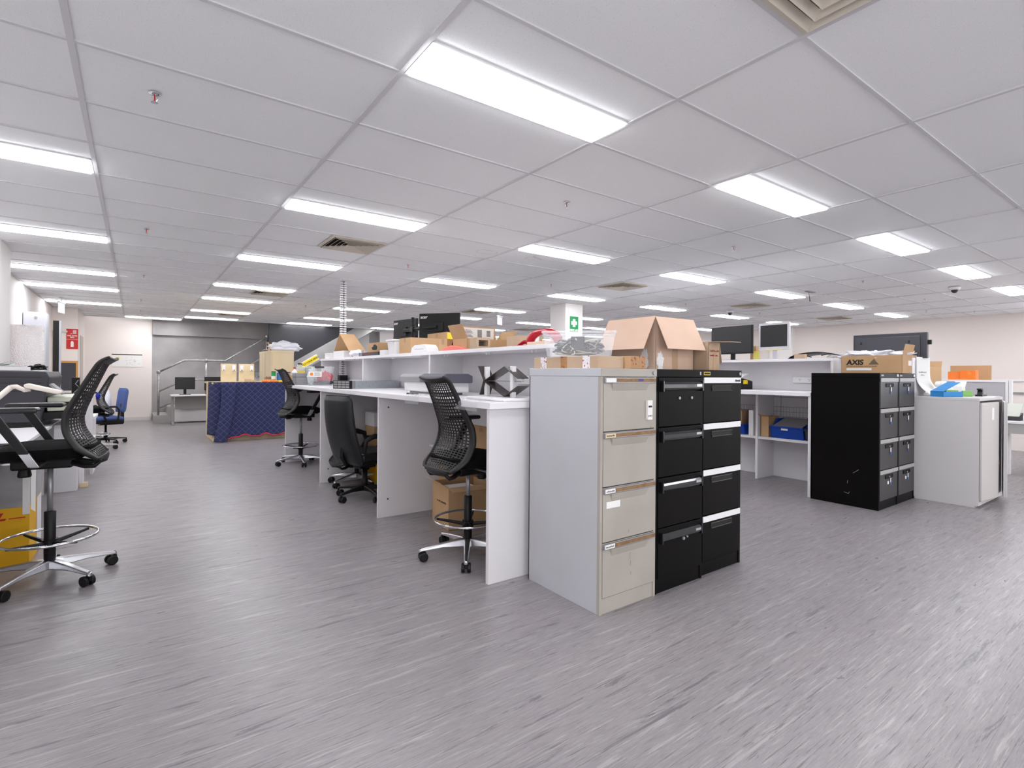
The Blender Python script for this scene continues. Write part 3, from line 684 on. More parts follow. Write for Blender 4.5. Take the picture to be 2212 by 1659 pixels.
def star_base(t, az, m, Rr=.335, hub=.125, tip=.085, wtip=.017):
    for k in range(5):
        a = math.radians(az+72*k); mb = MB()
        secs = [(.0, .032, hub-.055, hub), (.06, .03, hub-.05, hub), (Rr*.55, .023, (hub+tip)/2-.025, (hub+tip)/2+.004), (Rr, wtip, tip-.018, tip), (Rr+.012, wtip*.7, tip-.03, tip-.004)]
        vs = []
        for x, w, z0, z1 in secs: vs += [(x, -w, z0), (x, w, z0), (x, w*.7, z1), (x, -w*.7, z1)]
        fs = [(0,1,2,3), tuple(4*(len(secs)-1)+q for q in (3,2,1,0))]
        for i in range(len(secs)-1):
            for q in range(4): fs.append((4*i+q, 4*i+(q+1) % 4, 4*i+4+(q+1) % 4, 4*i+4+q))
        mb.add(vs, fs)
        L = mb.build('leg', m, t, bevel=.006); L.rotation_euler.z = a
        caster(L, Rr)
def mesh_chair(lab, x, y, head, az, S, arms=True, ring=True, cat='chair'):
    t = thing('drafting_chair' if ring else 'task_chair', lab, 'chair', (x, y, 0), math.radians(head))
    nu, nv = 36, 13; u0, u1, vm = .14, .93, .82; ru, rv = .21, .18
    mb = MB()
    P = lambda u, v: shell_pt(u, v, S)
    for i in range(nu):
        for j in range(nv):
            ua, ub = u0+(u1-u0)*i/nu, u0+(u1-u0)*(i+1)/nu; va, vb = -vm+2*vm*j/nv, -vm+2*vm*(j+1)/nv
            du, dv = (ub-ua)*ru, (vb-va)*rv
            o = [P(ua, va), P(ua, vb), P(ub, vb), P(ub, va)]; q = [P(ua+du, va+dv), P(ua+du, vb-dv), P(ub-du, vb-dv), P(ub-du, va+dv)]
            mb.add(o+q, [(0,1,5,4), (1,2,6,5), (2,3,7,6), (3,0,4,7)])
    mb.build('backrest_mesh', MESHM, t, solid=.004)
    rim = MB(); NU, NV = 60, 22
    for i in range(NU):
        for j in range(NV):
            ua, ub = i/NU, (i+1)/NU; va, vb = -1+2*j/NV, -1+2*(j+1)/NV
            cu, cv = (ua+ub)/2, (va+vb)/2
            if u0+.005 < cu < u1-.005 and abs(cv) < vm: continue
            rim.add([P(ua, va), P(ua, vb), P(ub, vb), P(ub, va)], [(0, 1, 2, 3)])
    me = rim.build('backrest_rim', MESHM, t, solid=.016)
    bm = bmesh.new(); bm.from_mesh(me.data); bmesh.ops.remove_doubles(bm, verts=bm.verts, dist=1e-5); bmesh.ops.recalc_face_normals(bm, faces=bm.faces); bm.to_mesh(me.data); bm.free()
    me.data.polygons.foreach_set('use_smooth', [True]*len(me.data.polygons)); me.modifiers['solid'].offset = 0
    # lattice support arm under the back
    sp = MB()
    for s in (-1, 1): sp.tube([(-.10, s*.05, S-.125), (-.18, s*.09, S-.15), (-.235, s*.12, S-.15), (-.262, s*.11, S-.125)], [.018, .016, .014, .011], 8)
    sp.tube([(-.262, -.11, S-.125), (-.272, 0, S-.13), (-.262, .11, S-.125)], .011, 8)
    sp.build('back_support', BLACKS, t, smooth=True)
    # seat
    def seat(u, v):
        a = 2*PI*u; rr = min(1, v*1.0); ce = lambda q: math.copysign(abs(q)**.55, q)
        X_, Y_ = ce(math.cos(a))*.245*rr, ce(math.sin(a))*.24*rr
        return X_+.01, Y_, S-.012*(rr**4)*2-.03*max(0, (X_/.245))**6
    st = MB(); st.grid(seat, 36, 10)
    st.grid(lambda u, v: (lambda a: (math.copysign(abs(math.cos(a))**.55, math.cos(a))*(.245-.03*v**2)+.01, math.copysign(abs(math.sin(a))**.55, math.sin(a))*(.24-.03*v**2), S-.024-.062*v-.03*max(0, math.copysign(abs(math.cos(a))**.55, math.cos(a)))**6*(1-v)))(2*PI*u), 36, 4)
    st.box(-.19, .2, -.19, .19, S-.087, S-.06)
    o = st.build('seat', FABRIC, t, smooth=True)
    MB().box(-.14, .2, -.14, .14, S-.105, S-.08).box(-.12, .17, -.075, .075, S-.16, S-.1).build('mechanism', BLACK, t, bevel=.015)
    MB().lathe([(.026, -.0), (.034, -.05), (.03, -.06)], (.12, -.0, S-.15), 14).build('tension_knob', BLACK, t)
    MB().tube([(.02, -.07, S-.115), (.03, -.2, S-.11), (.04, -.25, S-.1)], .006, 6).build('lever', BLACK, t)
    if arms:
        for s in (-1, 1):
            y_ = s*.275
            A = MB().prism([(.165, S+.195), (.22, S+.195), (.075, S-.04), (.03, S-.04)], y_-.012, y_+.012, 'y').build('arm_post', BLACK, t, bevel=.005)
            B(-.01, .28, y_-.045, y_+.045, S+.195, S+.225).build('arm_pad', GLOSSPAD, A, bevel=.012)
            MB().prism([(.078, S-.035), (.03, S-.035), (-.015, S-.115), (.035, S-.115)], y_-.009, y_+.009, 'y').box(-.01, .03, min(y_, 0), max(y_, 0), S-.12, S-.105).build('arm_bracket', ALU, A, bevel=.002)
    if ring:
        MB().cyl((0, 0, .40), (0, 0, S-.15), .015, 16).build('gas_lift', STEEL, t, smooth=True)
        MB().lathe([(.024, .12), (.029, .13), (.029, .42), (.022, .425)], n=20).build('column_sleeve', BLACK, t, smooth=True)
        rg = MB().tube([(.235*math.cos(2*PI*q/40), .235*math.sin(2*PI*q/40), .262) for q in range(40)], .0085, 8, closed=True).build('foot_ring', CHROME, t, smooth=True)
        br = MB()
        for q in range(4):
            a = PI/4+q*PI/2; br.tube([(.02*math.cos(a), .02*math.sin(a), .225), (.225*math.cos(a), .225*math.sin(a), .252)], [.014, .008], 6)
        br.lathe([(.04, .205), (.04, .25)], n=16).build('ring_spokes', BLACK, t)
    else:
        MB().cyl((0, 0, .10), (0, 0, S-.15), .025, 16).build('gas_lift', BLACK, t, smooth=True)
    star_base(t, az-head, ALU)
    return t
MESHM = mat('mesh_plastic', '211f1f', .5, spec=.4); GLOSSPAD = mat('arm_pad_black', '2b2b2e', .25)
mesh_chair('black mesh drafting chair with armrests and chrome foot ring, nearest at the left edge', -.42, 4.27, 173, 19.8, .85)
mesh_chair('black mesh drafting chair with foot ring in the first bay of the middle workbench', 1.915, 3.178, 4, 165.2, .74)
mesh_chair('black mesh drafting chair at the far end of the middle workbench, beside the blue blanket', 1.90, 7.72, 6, 192, .81)
mesh_chair('black mesh task chair set low, partly hidden behind the leather chair', 2.1, 5.99, 6, 207, .36, ring=False)
mesh_chair('black mesh drafting chair between the nearest left chair and the blue chair', -.56, 10.75, 172, 18, .72)
# leather executive chair
t = thing('executive_chair', 'black leather high-back office chair on a black five-star base', 'chair', (1.93, 5.27, 0), math.radians(17))
def pad(lx, ly, lz, n=14):
    pass
bk = MB()
def back_s(side):
    def f(u, v):
        z = .36+.70*u; tilt = -.22-.15*(u-.3)-.035*math.sin(PI*u); w = .235-.02*u - .05*max(0, (.12-u)/.12)**2-.03*max(0, (u-.93)/.07)**2
        th = .045+.012*math.sin(PI*u)
        e = (1-abs(2*v-1)**4)**.5
        return (tilt+side*th*e*(min(1, u/.05)**.5)*(min(1, (1-u)/.05)**.5), w*(2*v-1), z)
    return f
bk.grid(back_s(1), 24, 16); bk.grid(back_s(-1), 24, 16); bk.build('backrest', LEATHER, t, smooth=True)
sm = MB(); sm.tube([(back_s(1)(u, v)[0]*.5+back_s(-1)(u, v)[0]*.5, back_s(1)(u, v)[1], back_s(1)(u, v)[2]) for u, v in [(q/24, 0) for q in range(1, 24)]+[(1, q/8) for q in range(9)]+[(1-q/24, 1) for q in range(1, 24)]], .007, 6)
sm.build('piping', LEATHER, t, smooth=True)
B(-.20, .26, -.24, .24, .40, .49).build('seat', LEATHER, t, bevel=.035, seg=4)
B(-.16, .2, -.2, .2, .365, .4).build('seat_pan', BLACK, t, bevel=.01); B(-.1, .1, -.06, .06, .31, .37).build('mechanism', BLACK, t, bevel=.01)
for s in (-1, 1): MB().tube([(-.20, s*.255, .5), (-.19, s*.27, .62), (-.1, s*.275, .66), (.1, s*.275, .66), (.2, s*.275, .63), (.22, s*.275, .55), (.14, s*.27, .46), (.05, s*.24, .41)], [.02, .022, .026, .028, .026, .022, .02, .016], 10).build('armrest', BLACKS, t, smooth=True)
MB().tube([(-.05, 0, .385), (-.24, 0, .38), (-.28, 0, .45), (-.27, 0, .6)], .022, 8).build('back_bracket', BLACK, t)
MB().lathe([(.034, .1), (.034, .2), (.028, .205), (.028, .31)], n=16).build('column', BLACK, t, smooth=True)
star_base(t, 202-17, BLACK, Rr=.30, hub=.13, tip=.095, wtip=.02)
# blue fabric chair
t = thing('office_chair', 'blue fabric office chair with loop armrests by the cream wall', 'chair', (-.42, 11.75, 0), math.radians(200))
bp_ = MB()
def bb(side):
    def f(u, v):
        z = .54+.44*u; e = (1-abs(2*v-1)**4)**.5*(min(1, u/.08)**.5)*(min(1, (1-u)/.08)**.5); return (-.21-.05*u+side*.03*e-.03*(1-(2*v-1)**2), (.215-.05*max(0, (u-.8)/.2)**2-.03*max(0, (.15-u)/.15)**2)*(2*v-1), z)
    return f
bp_.grid(bb(1), 16, 12); bp_.grid(bb(-1), 16, 12); bp_.build('backrest', BLUEFAB, t, smooth=True)
B(-.2, .25, -.235, .235, .42, .48).build('seat', BLUEFAB, t, bevel=.03, seg=3); B(-.19, .23, -.22, .22, .37, .42).build('seat_shell', BLACK, t, bevel=.02)
B(-.27, -.22, -.03, .03, .34, .7).build('back_bar', BLACK, t, bevel=.005); B(-.25, .1, -.05, .05, .33, .37).build('mechanism', BLACK, t)
for s in (-1, 1): MB().tube([(-.1, s*.25, .42), (-.11, s*.27, .6), (-.07, s*.275, .66), (.08, s*.275, .66), (.13, s*.275, .62), (.1, s*.27, .47), (.06, s*.25, .42)], .018, 8, closed=True).build('armrest', BLACKS, t, smooth=True)
MB().lathe([(.03, .08), (.03, .2), (.018, .21), (.018, .35)], n=14).build('column', BLACK, t, smooth=True)
star_base(t, 30, BLACK, Rr=.30, hub=.11, tip=.085)

# ================================================================ CARTONS
def carton(lab, loc, rz, L, Wd, H, m=CARD, flaps=(), closed=True, tape=True, name='cardboard_box', group=None, cat='box', z0=None):
    # local origin at base centre; L along x, Wd along y
    t = thing(name, lab, cat, loc, rz, group); a, b = L/2, Wd/2
    mb = MB(); th = .005
    if closed: mb.box(-a, a, -b, b, 0, H)
    else: mb.box(-a, a, -b, b, 0, th).box(-a, a, -b, -b+th, 0, H).box(-a, a, b-th, b, 0, H).box(-a, -a+th, -b, b, 0, H).box(a-th, a, -b, b, 0, H)
    mb.build('carton', m, t, bevel=.002)
    if tape and closed: MB().box(-a-.0008, a+.0008, -.025, .025, H-.05, H+.0008).build('tape', TAPE, t)
    for side, ang, ln in flaps:
        an = math.radians(ang); s, c = math.sin(an), math.cos(an)
        if side in 'xX':
            sg = 1 if side == 'X' else -1
            p = [(sg*a, -b, H), (sg*a, b, H), (sg*(a+ln*s), b, H+ln*c), (sg*(a+ln*s), -b, H+ln*c)]
        else:
            sg = 1 if side == 'Y' else -1
            p = [(-a, sg*b, H), (a, sg*b, H), (a, sg*(b+ln*s), H+ln*c), (-a, sg*(b+ln*s), H+ln*c)]
        MB().quad(*p, t=.004).build('flap', m, t)
    return t

from mathutils import noise as NZ
def blob(c, rx, ry, rz, seed=1, amp=.15, n=20, mb=None, flat=True, m=0):
    mb = mb or MB(); vs = []; fs = []
    for i in range(n+1):
        th = PI*i/n
        for j in range(2*n):
            ph = PI*j/n; d = Vector((math.sin(th)*math.cos(ph), math.sin(th)*math.sin(ph), math.cos(th)))
            k = 1+amp*NZ.noise(d*2.3+Vector((seed*3.1, seed, 0)))+amp*.4*NZ.noise(d*6+Vector((seed, 0, 7)))
            z = d.z*rz*k; z = max(z, -rz*.75) if flat else z
            vs.append((c[0]+d.x*rx*k, c[1]+d.y*ry*k, c[2]+z))
    for i in range(n):
        for j in range(2*n): fs.append((i*2*n+j, i*2*n+(j+1) % (2*n), (i+1)*2*n+(j+1) % (2*n), (i+1)*2*n+j))
    return mb.add(vs, fs, m)
def one(mb, name, m, lab, cat, group=None, loc=None, rz=0, **k):
    return tag(mb.build(name, m, loc=loc, rz=rz, **k), lab, cat, group)
def tub(lab, loc, rz, L, Wd, H, flare, fill, name='storage_tub', thick=.004):
    t = thing(name, lab, 'tub', loc, rz)
    a, b = L/2, Wd/2; a0, b0 = a-flare, b-flare; mb = MB()
    o = [(-a0, -b0, 0), (a0, -b0, 0), (a0, b0, 0), (-a0, b0, 0)]; u_ = [(-a, -b, H), (a, -b, H), (a, b, H), (-a, b, H)]
    mb.add(o+u_, [(0,3,2,1), (0,1,5,4), (1,2,6,5), (2,3,7,6), (3,0,4,7)])
    mb.build('tub_wall', CLEAR, t)
    r = MB()
    for p, q in ((u_[0], u_[1]), (u_[1], u_[2]), (u_[2], u_[3]), (u_[3], u_[0])): r.tube([p, q], .008, 6)
    r.build('rim', CLEAR, t)
    fill(t, a0, b0, H)
    return t

# ---------------------------------------------------------------- on the near cabinets
def tape_strips(t, L, Wd, H, cols, ends=True):
    for q, c in enumerate(cols):
        x = -L/2+L*(q+.5)/len(cols)
        B(x-.028, x+.028, -Wd/2-.001, Wd/2+.001, -.0+.001, H+.001).build('packing_tape', c, t)
WTAPE = mat('white_printed_tape', 'e4dfe2', .4, mottle=(60, 'a04a4a', .56, .6)); BTAPE = mat('brown_printed_tape', 'a97c50', .4, mottle=(50, '7a2c22', .56, .62))
t = carton('flat cardboard carton wrapped in white and brown printed tape, under the clear tub', (2.13, 2.30, 1.32), PI/2, .56, .2, .068, CARD2, tape=False)
tape_strips(t, .56, .2, .068, [WTAPE, BTAPE, WTAPE])
t = carton('flat taped cardboard carton on the putty cabinet, right of the other flat one', (2.30, 2.075, 1.32), 0, .13, .2, .07, CARD, tape=False)
tape_strips(t, .13, .2, .07, [BTAPE, BTAPE])
def fill_cables(t, a, b, H):
    for q, (m_, n_) in enumerate(((MGREY, 12), (GREYP, 6), (mat('pale_cable', 'c3bfae', .5), 7))):
        mb = MB()
        for k in range(n_):
            p = [(R.uniform(-a*.8, a*.8), R.uniform(-b*.7, b*.7), R.uniform(.012, H*.8)) for _ in range(5)]
            pts = [spline([tuple(x) for x in p], i/24) for i in range(25)]
            mb.tube(pts, .0045, 6)
        mb.build('cable_bundle', m_, t, smooth=True)
    blob((-.02, 0, H*.3), a*.6, b*.5, H*.28, 4, .7, 14).build('adapter_pile', MGREY, t)
    B(-.05, .03, -b*.5, b*.2, H*.25, H*.85).build('black_case', MGREY, t, bevel=.004)
tub('clear plastic tub full of cables and adapters on the putty filing cabinet', (2.17, 2.315, 1.391), -.80, .42, .27, .14, .025, fill_cables)
# big open carton with drooping flaps
t = carton('large open cardboard box with drooping flaps on the black filing cabinets', (2.995, 2.46, 1.32), 0, .41, .42, .355, CARDPINK, flaps=(('x', 152, .25), ('y', 155, .24), ('X', 158, .22)), closed=False)
B(-.03, .03, -.2115, -.21, .0, .17).build('tape', TAPE, t); blob((-.16, -.214, .05), .03, .003, .06, 3, .6).build('torn_patch', PAPER, t); blob((-.208, -.12, .06), .003, .03, .07, 5, .6).build('torn_patch', PAPER, t)
t = carton('smaller open cardboard box with red handwriting on the right black cabinet', (3.285, 2.28, 1.32), 0, .13, .28, .20, CARD2, flaps=(('y', 92, .16), ('X', 168, .15)), closed=False)
s = MB()
for q in range(12): s.box(-.05+.009*q, -.046+.009*q, -.1415, -.14, .13, .136+R.uniform(0, .012)).box(-.05+.008*q, -.044+.008*q, -.1415, -.14, .10, .103+R.uniform(0, .008))
s.build('handwriting', REDINK, t); B(-.01, .02, -.1412, -.14, 0, .12).build('tape', TAPE, t)

# ---------------------------------------------------------------- along the top shelf of the middle bench
g1 = None
carton('small white box at the far end of the top shelf', (2.36, 7.82, ZS), 0, .14, .26, .085, WHITE2, name='white_box', tape=False)
t = thing('cardboard_sheet', 'folded brown cardboard standing like a tent at the far end of the top shelf', 'cardboard', (2.38, 7.15, ZS))
MB().quad((-.1, -.44, .0), (.14, -.44, .0), (.1, .08, .33), (-.1, .08, .33), t=.005).build('front_leaf', CARD, t)
MB().quad((-.1, .085, .33), (.1, .085, .33), (.14, .30, .05), (-.1, .36, .05), t=.005).build('back_leaf', CARD, t)
carton('white shoebox with a black mark on the top shelf, in front of the folded cardboard', (2.37, 7.24, ZS), 0, .2, .46, .095, WHITE2, name='white_box', tape=False)
carton('pale upright carton on the top shelf behind the white shoebox', (2.55, 7.62, ZS), 0, .16, .2, .15, CARD, tape=False)
one(blob((0, 0, .04), .09, .19, .055, 3, .3), 'white_packet', BAG, 'white padded packet on the top shelf beside the white shoebox', 'packet', loc=(2.36, 6.72, ZS), smooth=True)
t = thing('circuit_unit', 'slim grey and dark red electronic rack unit on the top shelf under a small box', 'electronics', (2.40, 6.12, ZS))
B(-.12, .12, -.3, .34, 0, .045).build('chassis', MGREY, t, bevel=.003); B(-.1205, .1, -.1, .2, .012, .035).build('red_strip', mat('dull_red', '6a3a38', .6), t)
fn = MB()
for q in range(14): fn.box(-.123, -.12, .22+.007*q, .225+.007*q, .006, .04)
fn.build('fins', STEEL, t)
t = carton('small brown box with black picture, standing on the slim rack unit', (2.42, 6.12, ZS+.045), 0, .18, .34, .115, CARD, tape=False)
blob((-.0915, -.07, .05), .002, .07, .03, 9, .8, 10).build('printed_mark', INK, t)
t = thing('lidded_tub', 'small white lidded tub on the top shelf left of the long brown carton', 'tub', (2.42, 5.50, ZS))
MB().prism([(-.1, 0), (.1, 0), (.12, .15), (-.12, .15)], -.1, .1, 'y').build('body', WHITE2, t, bevel=.005); B(-.135, .135, -.11, .11, .15, .17).build('lid', WHITE2, t, bevel=.004)
B(-.01, .02, -.1015, -.1, .06, .1).build('mark', GREYP, t)
carton('small white carton beside the white lidded tub on the top shelf', (2.36, 5.75, ZS), 0, .12, .14, .06, WHITE2, name='white_box', tape=False)
carton('plain brown carton on the top shelf, largest box left of the monitors', (2.525, 5.17, ZS), 0, .41, .28, .17, CARD)
t = carton('long brown carton with yellow end print behind the plain brown carton', (2.87, 5.27, ZS), 0, .24, .46, .25, CARD)
B(-.11, .11, -.2312, -.23, .08, .24).build('yellow_label', YELLOW, t); B(-.02, .08, -.2316, -.2312, .10, .13).build('printed_mark', INK, t)
t = carton('small brown box with dark oval print on the top shelf', (2.41, 4.33, ZS), 0, .17, .16, .115, CARD)
MB().lathe([(.036, 0), (.036, .0012)], n=24, X=Matrix.Translation((-.0, -.08, .06)) @ Matrix.Rotation(PI/2, 4, 'X')).build('oval_print', MGREY, t)
t = thing('white_parcel', 'crumpled white carton lying at the shelf edge before the plain brown carton', 'parcel', (2.31, 4.68, ZS))
MB().prism([(-.19, 0), (.19, 0), (.17, .05), (.1, .075), (-.12, .075), (-.17, .04)], -.06, .06, 'x').build('carton', WHITE2, t, bevel=.004); B(-.061, -.06, -.1, .1, .03, .034).build('fold', GREYP, t)
one(MB().prism([(-.2, 0), (.2, 0), (.18, .03), (.02, .045), (-.17, .02)], -.03, .05, 'x'), 'coral_packet', PINK, 'coral pink plastic packet lying on the top shelf edge', 'packet', loc=(2.29, 4.03, ZS), bevel=.008)
t = carton('open brown carton with label flap up in the middle of the top shelf', (2.53, 3.97, ZS), 0, .46, .25, .1, CARD, flaps=(('x', 25, .13), ('X', 35, .11), ('Y', 8, .13)), closed=False)
B(-.13, .2, .115, .1165, .115, .215).build('shipping_label', PAPER, t); B(-.23, -.14, .115, .1165, .105, .225).build('yellow_strip', mat('pale_yellow', 'ded06a', .6), t)
s = MB()
for q in range(16): s.box(.02+.003*q, .0215+.003*q, .1145, .115, .13, .2)
for q in range(14): s.box(.12+.003*q, .1215+.003*q, .1145, .115, .14, .195)
for q in range(6): s.box(-.11, -.03-.01*(q % 3), .1145, .115, .13+.012*q, .134+.012*q)
s.build('barcode', INK, t); MB().box(.18, .19, -.1265, -.125, .02, .06).box(.19, .215, -.1265, -.125, .05, .06).box(.205, .215, -.1265, -.125, .02, .06).build('printed_mark', mat('blue_ink', '2a3a70', .6), t)
t = thing('cardboard_box', 'small square cardboard frame with dark hollow on the top shelf', 'box', (2.305, 3.65, ZS))
MB().box(-.065, -.045, -.05, .05, 0, .09).box(.045, .065, -.05, .05, 0, .09).box(-.045, .045, -.05, .05, 0, .02).box(-.045, .045, -.05, .05, .07, .09).box(-.045, .045, .03, .05, .02, .07).build('carton', CARD2, t); B(-.02, .02, -.01, .03, .03, .06).build('insert', MGREY, t)
t = carton('brown carton with a white paper corner behind the red handset', (2.74, 3.62, ZS), 0, .24, .2, .12, CARD2, tape=False)
MB().quad((-.05, -.102, .04), (.08, -.102, .04), (.08, -.102, .12), (.03, -.102, .1), t=.002).build('paper', PAPER, t); B(.05, .08, -.1015, -.1, .1, .12).build('yellow_sticker', YELLOW, t)
# red handset with cord and tray
t = thing('telephone', 'glossy red telephone handset with cords on the near end of the top shelf', 'telephone', (2.42, 2.95, ZS))
B(-.09, .09, -.11, .10, .0, .03).build('base', mat('pale_wood_tray', 'd8bfa6', .6), t, bevel=.004)
hb = [spline([(-.16, .03), (-.12, .075), (-.05, .10), (.04, .102), (.12, .08), (.17, .04)], i/20) for i in range(21)]
MB().tube([(-.02, -p[0], p[1]) for p in hb], [.022+.012*abs(math.cos(PI*i/20)) for i in range(21)], 12).build('handset', REDGLOSS, t, smooth=True)
MB().tube([(-.03+.012*math.cos(i*.9), .14+.0016*i, .018+.012*math.sin(i*.9)+.02*math.sin(i*.04)) for i in range(110)], .004, 5).build('cord', REDGLOSS, t, smooth=True)
B(-.08, -.02, .13, .31, .0, .012).build('cradle', REDGLOSS, t, bevel=.004)
# twin monitors on a pole
t = thing('monitor_stand', 'black dual monitor pole and arms behind the top shelf', 'monitor arm', (2.84, 6.09, ZT))
MB().cyl((0, 0, 0), (0, 0, .88), .02, 14).box(-.06, .06, -.06, .06, 0, .015).build('pole', BLACK, t)
MB().box(-.025, .025, -.04, .04, .70, .76).tube([(0, 0, .73), (.04, -.22, .73), (.13, -.41, .74)], .022, 8).tube([(0, 0, .73), (-.02, .2, .73), (.06, .40, .73)], .022, 8).build('arm', BLACK, t, bevel=.003)
MB().cyl((0, -.03, .78), (0, -.09, .8), .006).cyl((0, .03, .68), (-.05, .09, .66), .006).build('clamp_lever', BLACK, t)
def back_details(t, W, H, zc, dep, name='acer'):
    B(-.06, .06, dep, dep+.018, zc-.06, zc+.06).build('mount_plate', BLACK, t, bevel=.004)
    B(-W/2+.01, W/2-.01, dep, dep+.012, zc-H/2+.01, zc-H/2+.1).build('lower_housing', BLACKS, t, bevel=.005)
    text('brand_lettering', name, .052, (W/2-.02, dep+.002, zc+H/2-.06), (-1, 0, 0), (0, 0, 1), PAPER, t, bold=.0012, shear=.15)
m1 = monitor('computer_monitor', 'black monitor seen from behind on the pole, right one above the shelf', (3.02, 5.70, ZT), math.radians(37+90), .54, .33, .745, stand=False); back_details(m1, .54, .33, .745, .03)
m2 = monitor('computer_monitor', 'black monitor seen from behind on the pole, left one above the shelf', (2.95, 6.52, ZT), math.radians(10+90), .54, .33, .73, stand=False); back_details(m2, .54, .33, .73, .03)
# cable column
t = thing('cable_column', 'white segmented cable spine running from the ceiling down to the bench', 'cable column', (2.51, 7.80, 0))
cs = MB(); z = 1.25
while z < CEIL-.02:
    for s in (-1, 1): cs.box(s*.027-.016, s*.027+.016, -.024, .024, z, z+.02)
    cs.box(-.011, .011, -.02, .02, z+.004, z+.014); z += .034
cs.build('vertebrae', WHITE2, t); MB().cyl((0, 0, 1.12), (0, 0, CEIL), .006, 8).cyl((.02, .01, 1.12), (.02, .01, CEIL), .005, 8).cyl((-.02, .01, 1.12), (-.02, .01, CEIL), .005, 8).build('cables', MGREY, t)
B(-.06, .06, -.05, .05, ZT, ZT+.14).build('foot', BLACK, t, bevel=.005)

# ---------------------------------------------------------------- on the middle worktop
def fill_red(t, a, b, H):
    for q, (x, y, s) in enumerate(((.02, -.03, .07), (.1, -.02, .065), (.06, .04, .06))): blob((x, y, .09+.02*q), s, s*.8, s, q+2, .5, 14).build('red_cloth', mat('red_cloth', 'c84a52', .8) if q == 0 else bpy.data.materials['red_cloth'], t)
    blob((-.09, 0, .12), .07, .09, .11, 8, .5, 14).build('grey_cloth', mat('pale_grey_cloth', 'c3cbc9', .8), t); blob((.03, 0, .04), .13, .1, .04, 9, .4, 14).build('dark_cloth', mat('dark_cloth', '4c4650', .9), t)
tt = tub('clear tub with red contents and dark clip lid on the far end of the workbench', (2.06, 7.36, ZT), -.42, .34, .27, .25, .035, fill_red)
B(-.05, .07, -.150, -.12, .235, .262).build('clip', MGREY, tt, bevel=.004)
l_ = B(-.13, .04, -.136, -.1325, .12, .19).build('label', PAPER, tt); MB().lathe([(.022, 0), (.022, .001)], n=16, X=Matrix.Translation((-.09, -.136, .155)) @ Matrix.Rotation(PI/2, 4, 'X')).build('label_mark', ORANGE, l_)
s = MB()
for q in range(3): s.box(-.055, .02, -.1368, -.136, .135+.016*q, .142+.016*q)
s.build('label_lines', GREYP, l_)
t = thing('grey_case', 'two-tone grey plastic case at the far left end of the workbench', 'case', (1.93, 7.82, ZT))
B(-.1, .12, -.1, .12, 0, .11).build('body', GREYP, t, bevel=.006); B(-.105, .125, -.105, .125, .11, .17).build('lid', STEEL, t, bevel=.008)
t = thing('rack_server', 'open grey metal rack server with black front lying on the workbench', 'server', (1.90, 5.64, ZT), math.radians(22))
B(0, .72, -.02, .24, 0, .088).build('chassis', mat('zinc_steel', 'b9c0c6', .35, .7), t, bevel=.002)
B(-.03, 0, -.03, .25, 0, .092).build('front_bezel', BLACK, t, bevel=.003); B(.01, .05, -.0225, -.02, .005, .09).build('latch', GREYP, t)
s = MB()
for q in range(4):
    for r_ in range(3): s.box(-.033, -.03, -.015+.065*q, .04+.065*q, .01+.027*r_, .03+.027*r_)
s.build('drive_bays', GREYP, t)
s = MB()
for q in range(12): s.cyl((.1+.05*q, -.0215, .03+.02*(q % 3)), (.1+.05*q, -.0195, .03+.02*(q % 3)), .003, 8)
s.build('screws', INK, t)
carton('low white box with clutter by the back of the bench behind the rack server', (2.47, 6.95, ZT), 0, .2, .26, .08, WHITE2, name='white_box', tape=False)
t = thing('label_printer', 'white bench printer with grey and slate lids behind the drafting chair', 'printer', (2.08, 4.02, ZT))
B(-.11, .13, -.36, .38, .02, .12).build('body', WHITE2, t, bevel=.012); B(-.08, .1, -.3, .32, 0, .02).build('foot', GREYP, t)
MB().prism([(-.14, .10), (.14, .10), (.14, .155), (.10, .172), (-.10, .172), (-.14, .15)], .0, .41, 'y').build('lid', GREYP, t, bevel=.008)
MB().prism([(-.14, .10), (.14, .10), (.14, .155), (.10, .174), (-.10, .174), (-.14, .152)], -.40, -.002, 'y').build('slate_lid', DGREYP, t, bevel=.008)
one(MB().cyl((0, 0, .006), (.02, -.17, .006), .006, 8), 'marker_pen', BLACK, 'black marker pen lying on the bench edge before the printer', 'pen', loc=(1.84, 4.05, ZT))
t = thing('display_stand', 'white desktop stand with crossed black panels at the near end of the bench', 'stand', (2.0, 2.86, ZT))
B(-.14, .16, -.2, .26, 0, .022).build('tray', WHITE2, t, bevel=.008)
for y in (-.12, .19): B(-.02, .01, y, y+.03, .022, .225).build('post', WHITE2, t, bevel=.003)
PB = mat('brown_black_panel', '3b3433', .35)
for (y0, z0, y1, z1) in ((.25, .03, .2, .13), (.2, .13, .27, .228), (.19, .13, -.05, .225), (.19, .125, -.05, .03), (-.05, .225, -.2, .15), (-.05, .03, -.2, .10)):
    MB().quad((-.04, y0, z0), (.05, y0, z0), (.05, y1, z1), (-.04, y1, z1), t=.004).build('panel', PB, t)
B(-.005, .0, -.19, .2, .124, .13).build('rod', STEEL, t)
def film(lab, x, y, lx, ly, sd):
    def f(u, v):
        X_ = lx*(1-u); Y_ = ly*(v-.5); z = .006+.016*abs(NZ.noise(Vector((u*5, v*6, sd)))); edge = x-1.735
        if X_ > lx-.08: k = (X_-(lx-.08)); return (-edge-.006-.01*abs(NZ.noise(Vector((u*9, v*9, sd)))), Y_, -k*.75)
        return (-edge*X_/(lx-.08) if X_ > 0 else 0, Y_, z)
    o = MB().grid(f, 24, 24).build('plastic_film', FILM, loc=(x, y, ZT), smooth=True); return tag(o, lab, 'plastic film')
film('crumpled clear plastic film draped over the bench edge right of the drafting chair back', 2.02, 2.98, .36, .42, 1)
film('small clear plastic film draped over the bench edge left of the drafting chair back', 1.9, 3.72, .24, .25, 5)
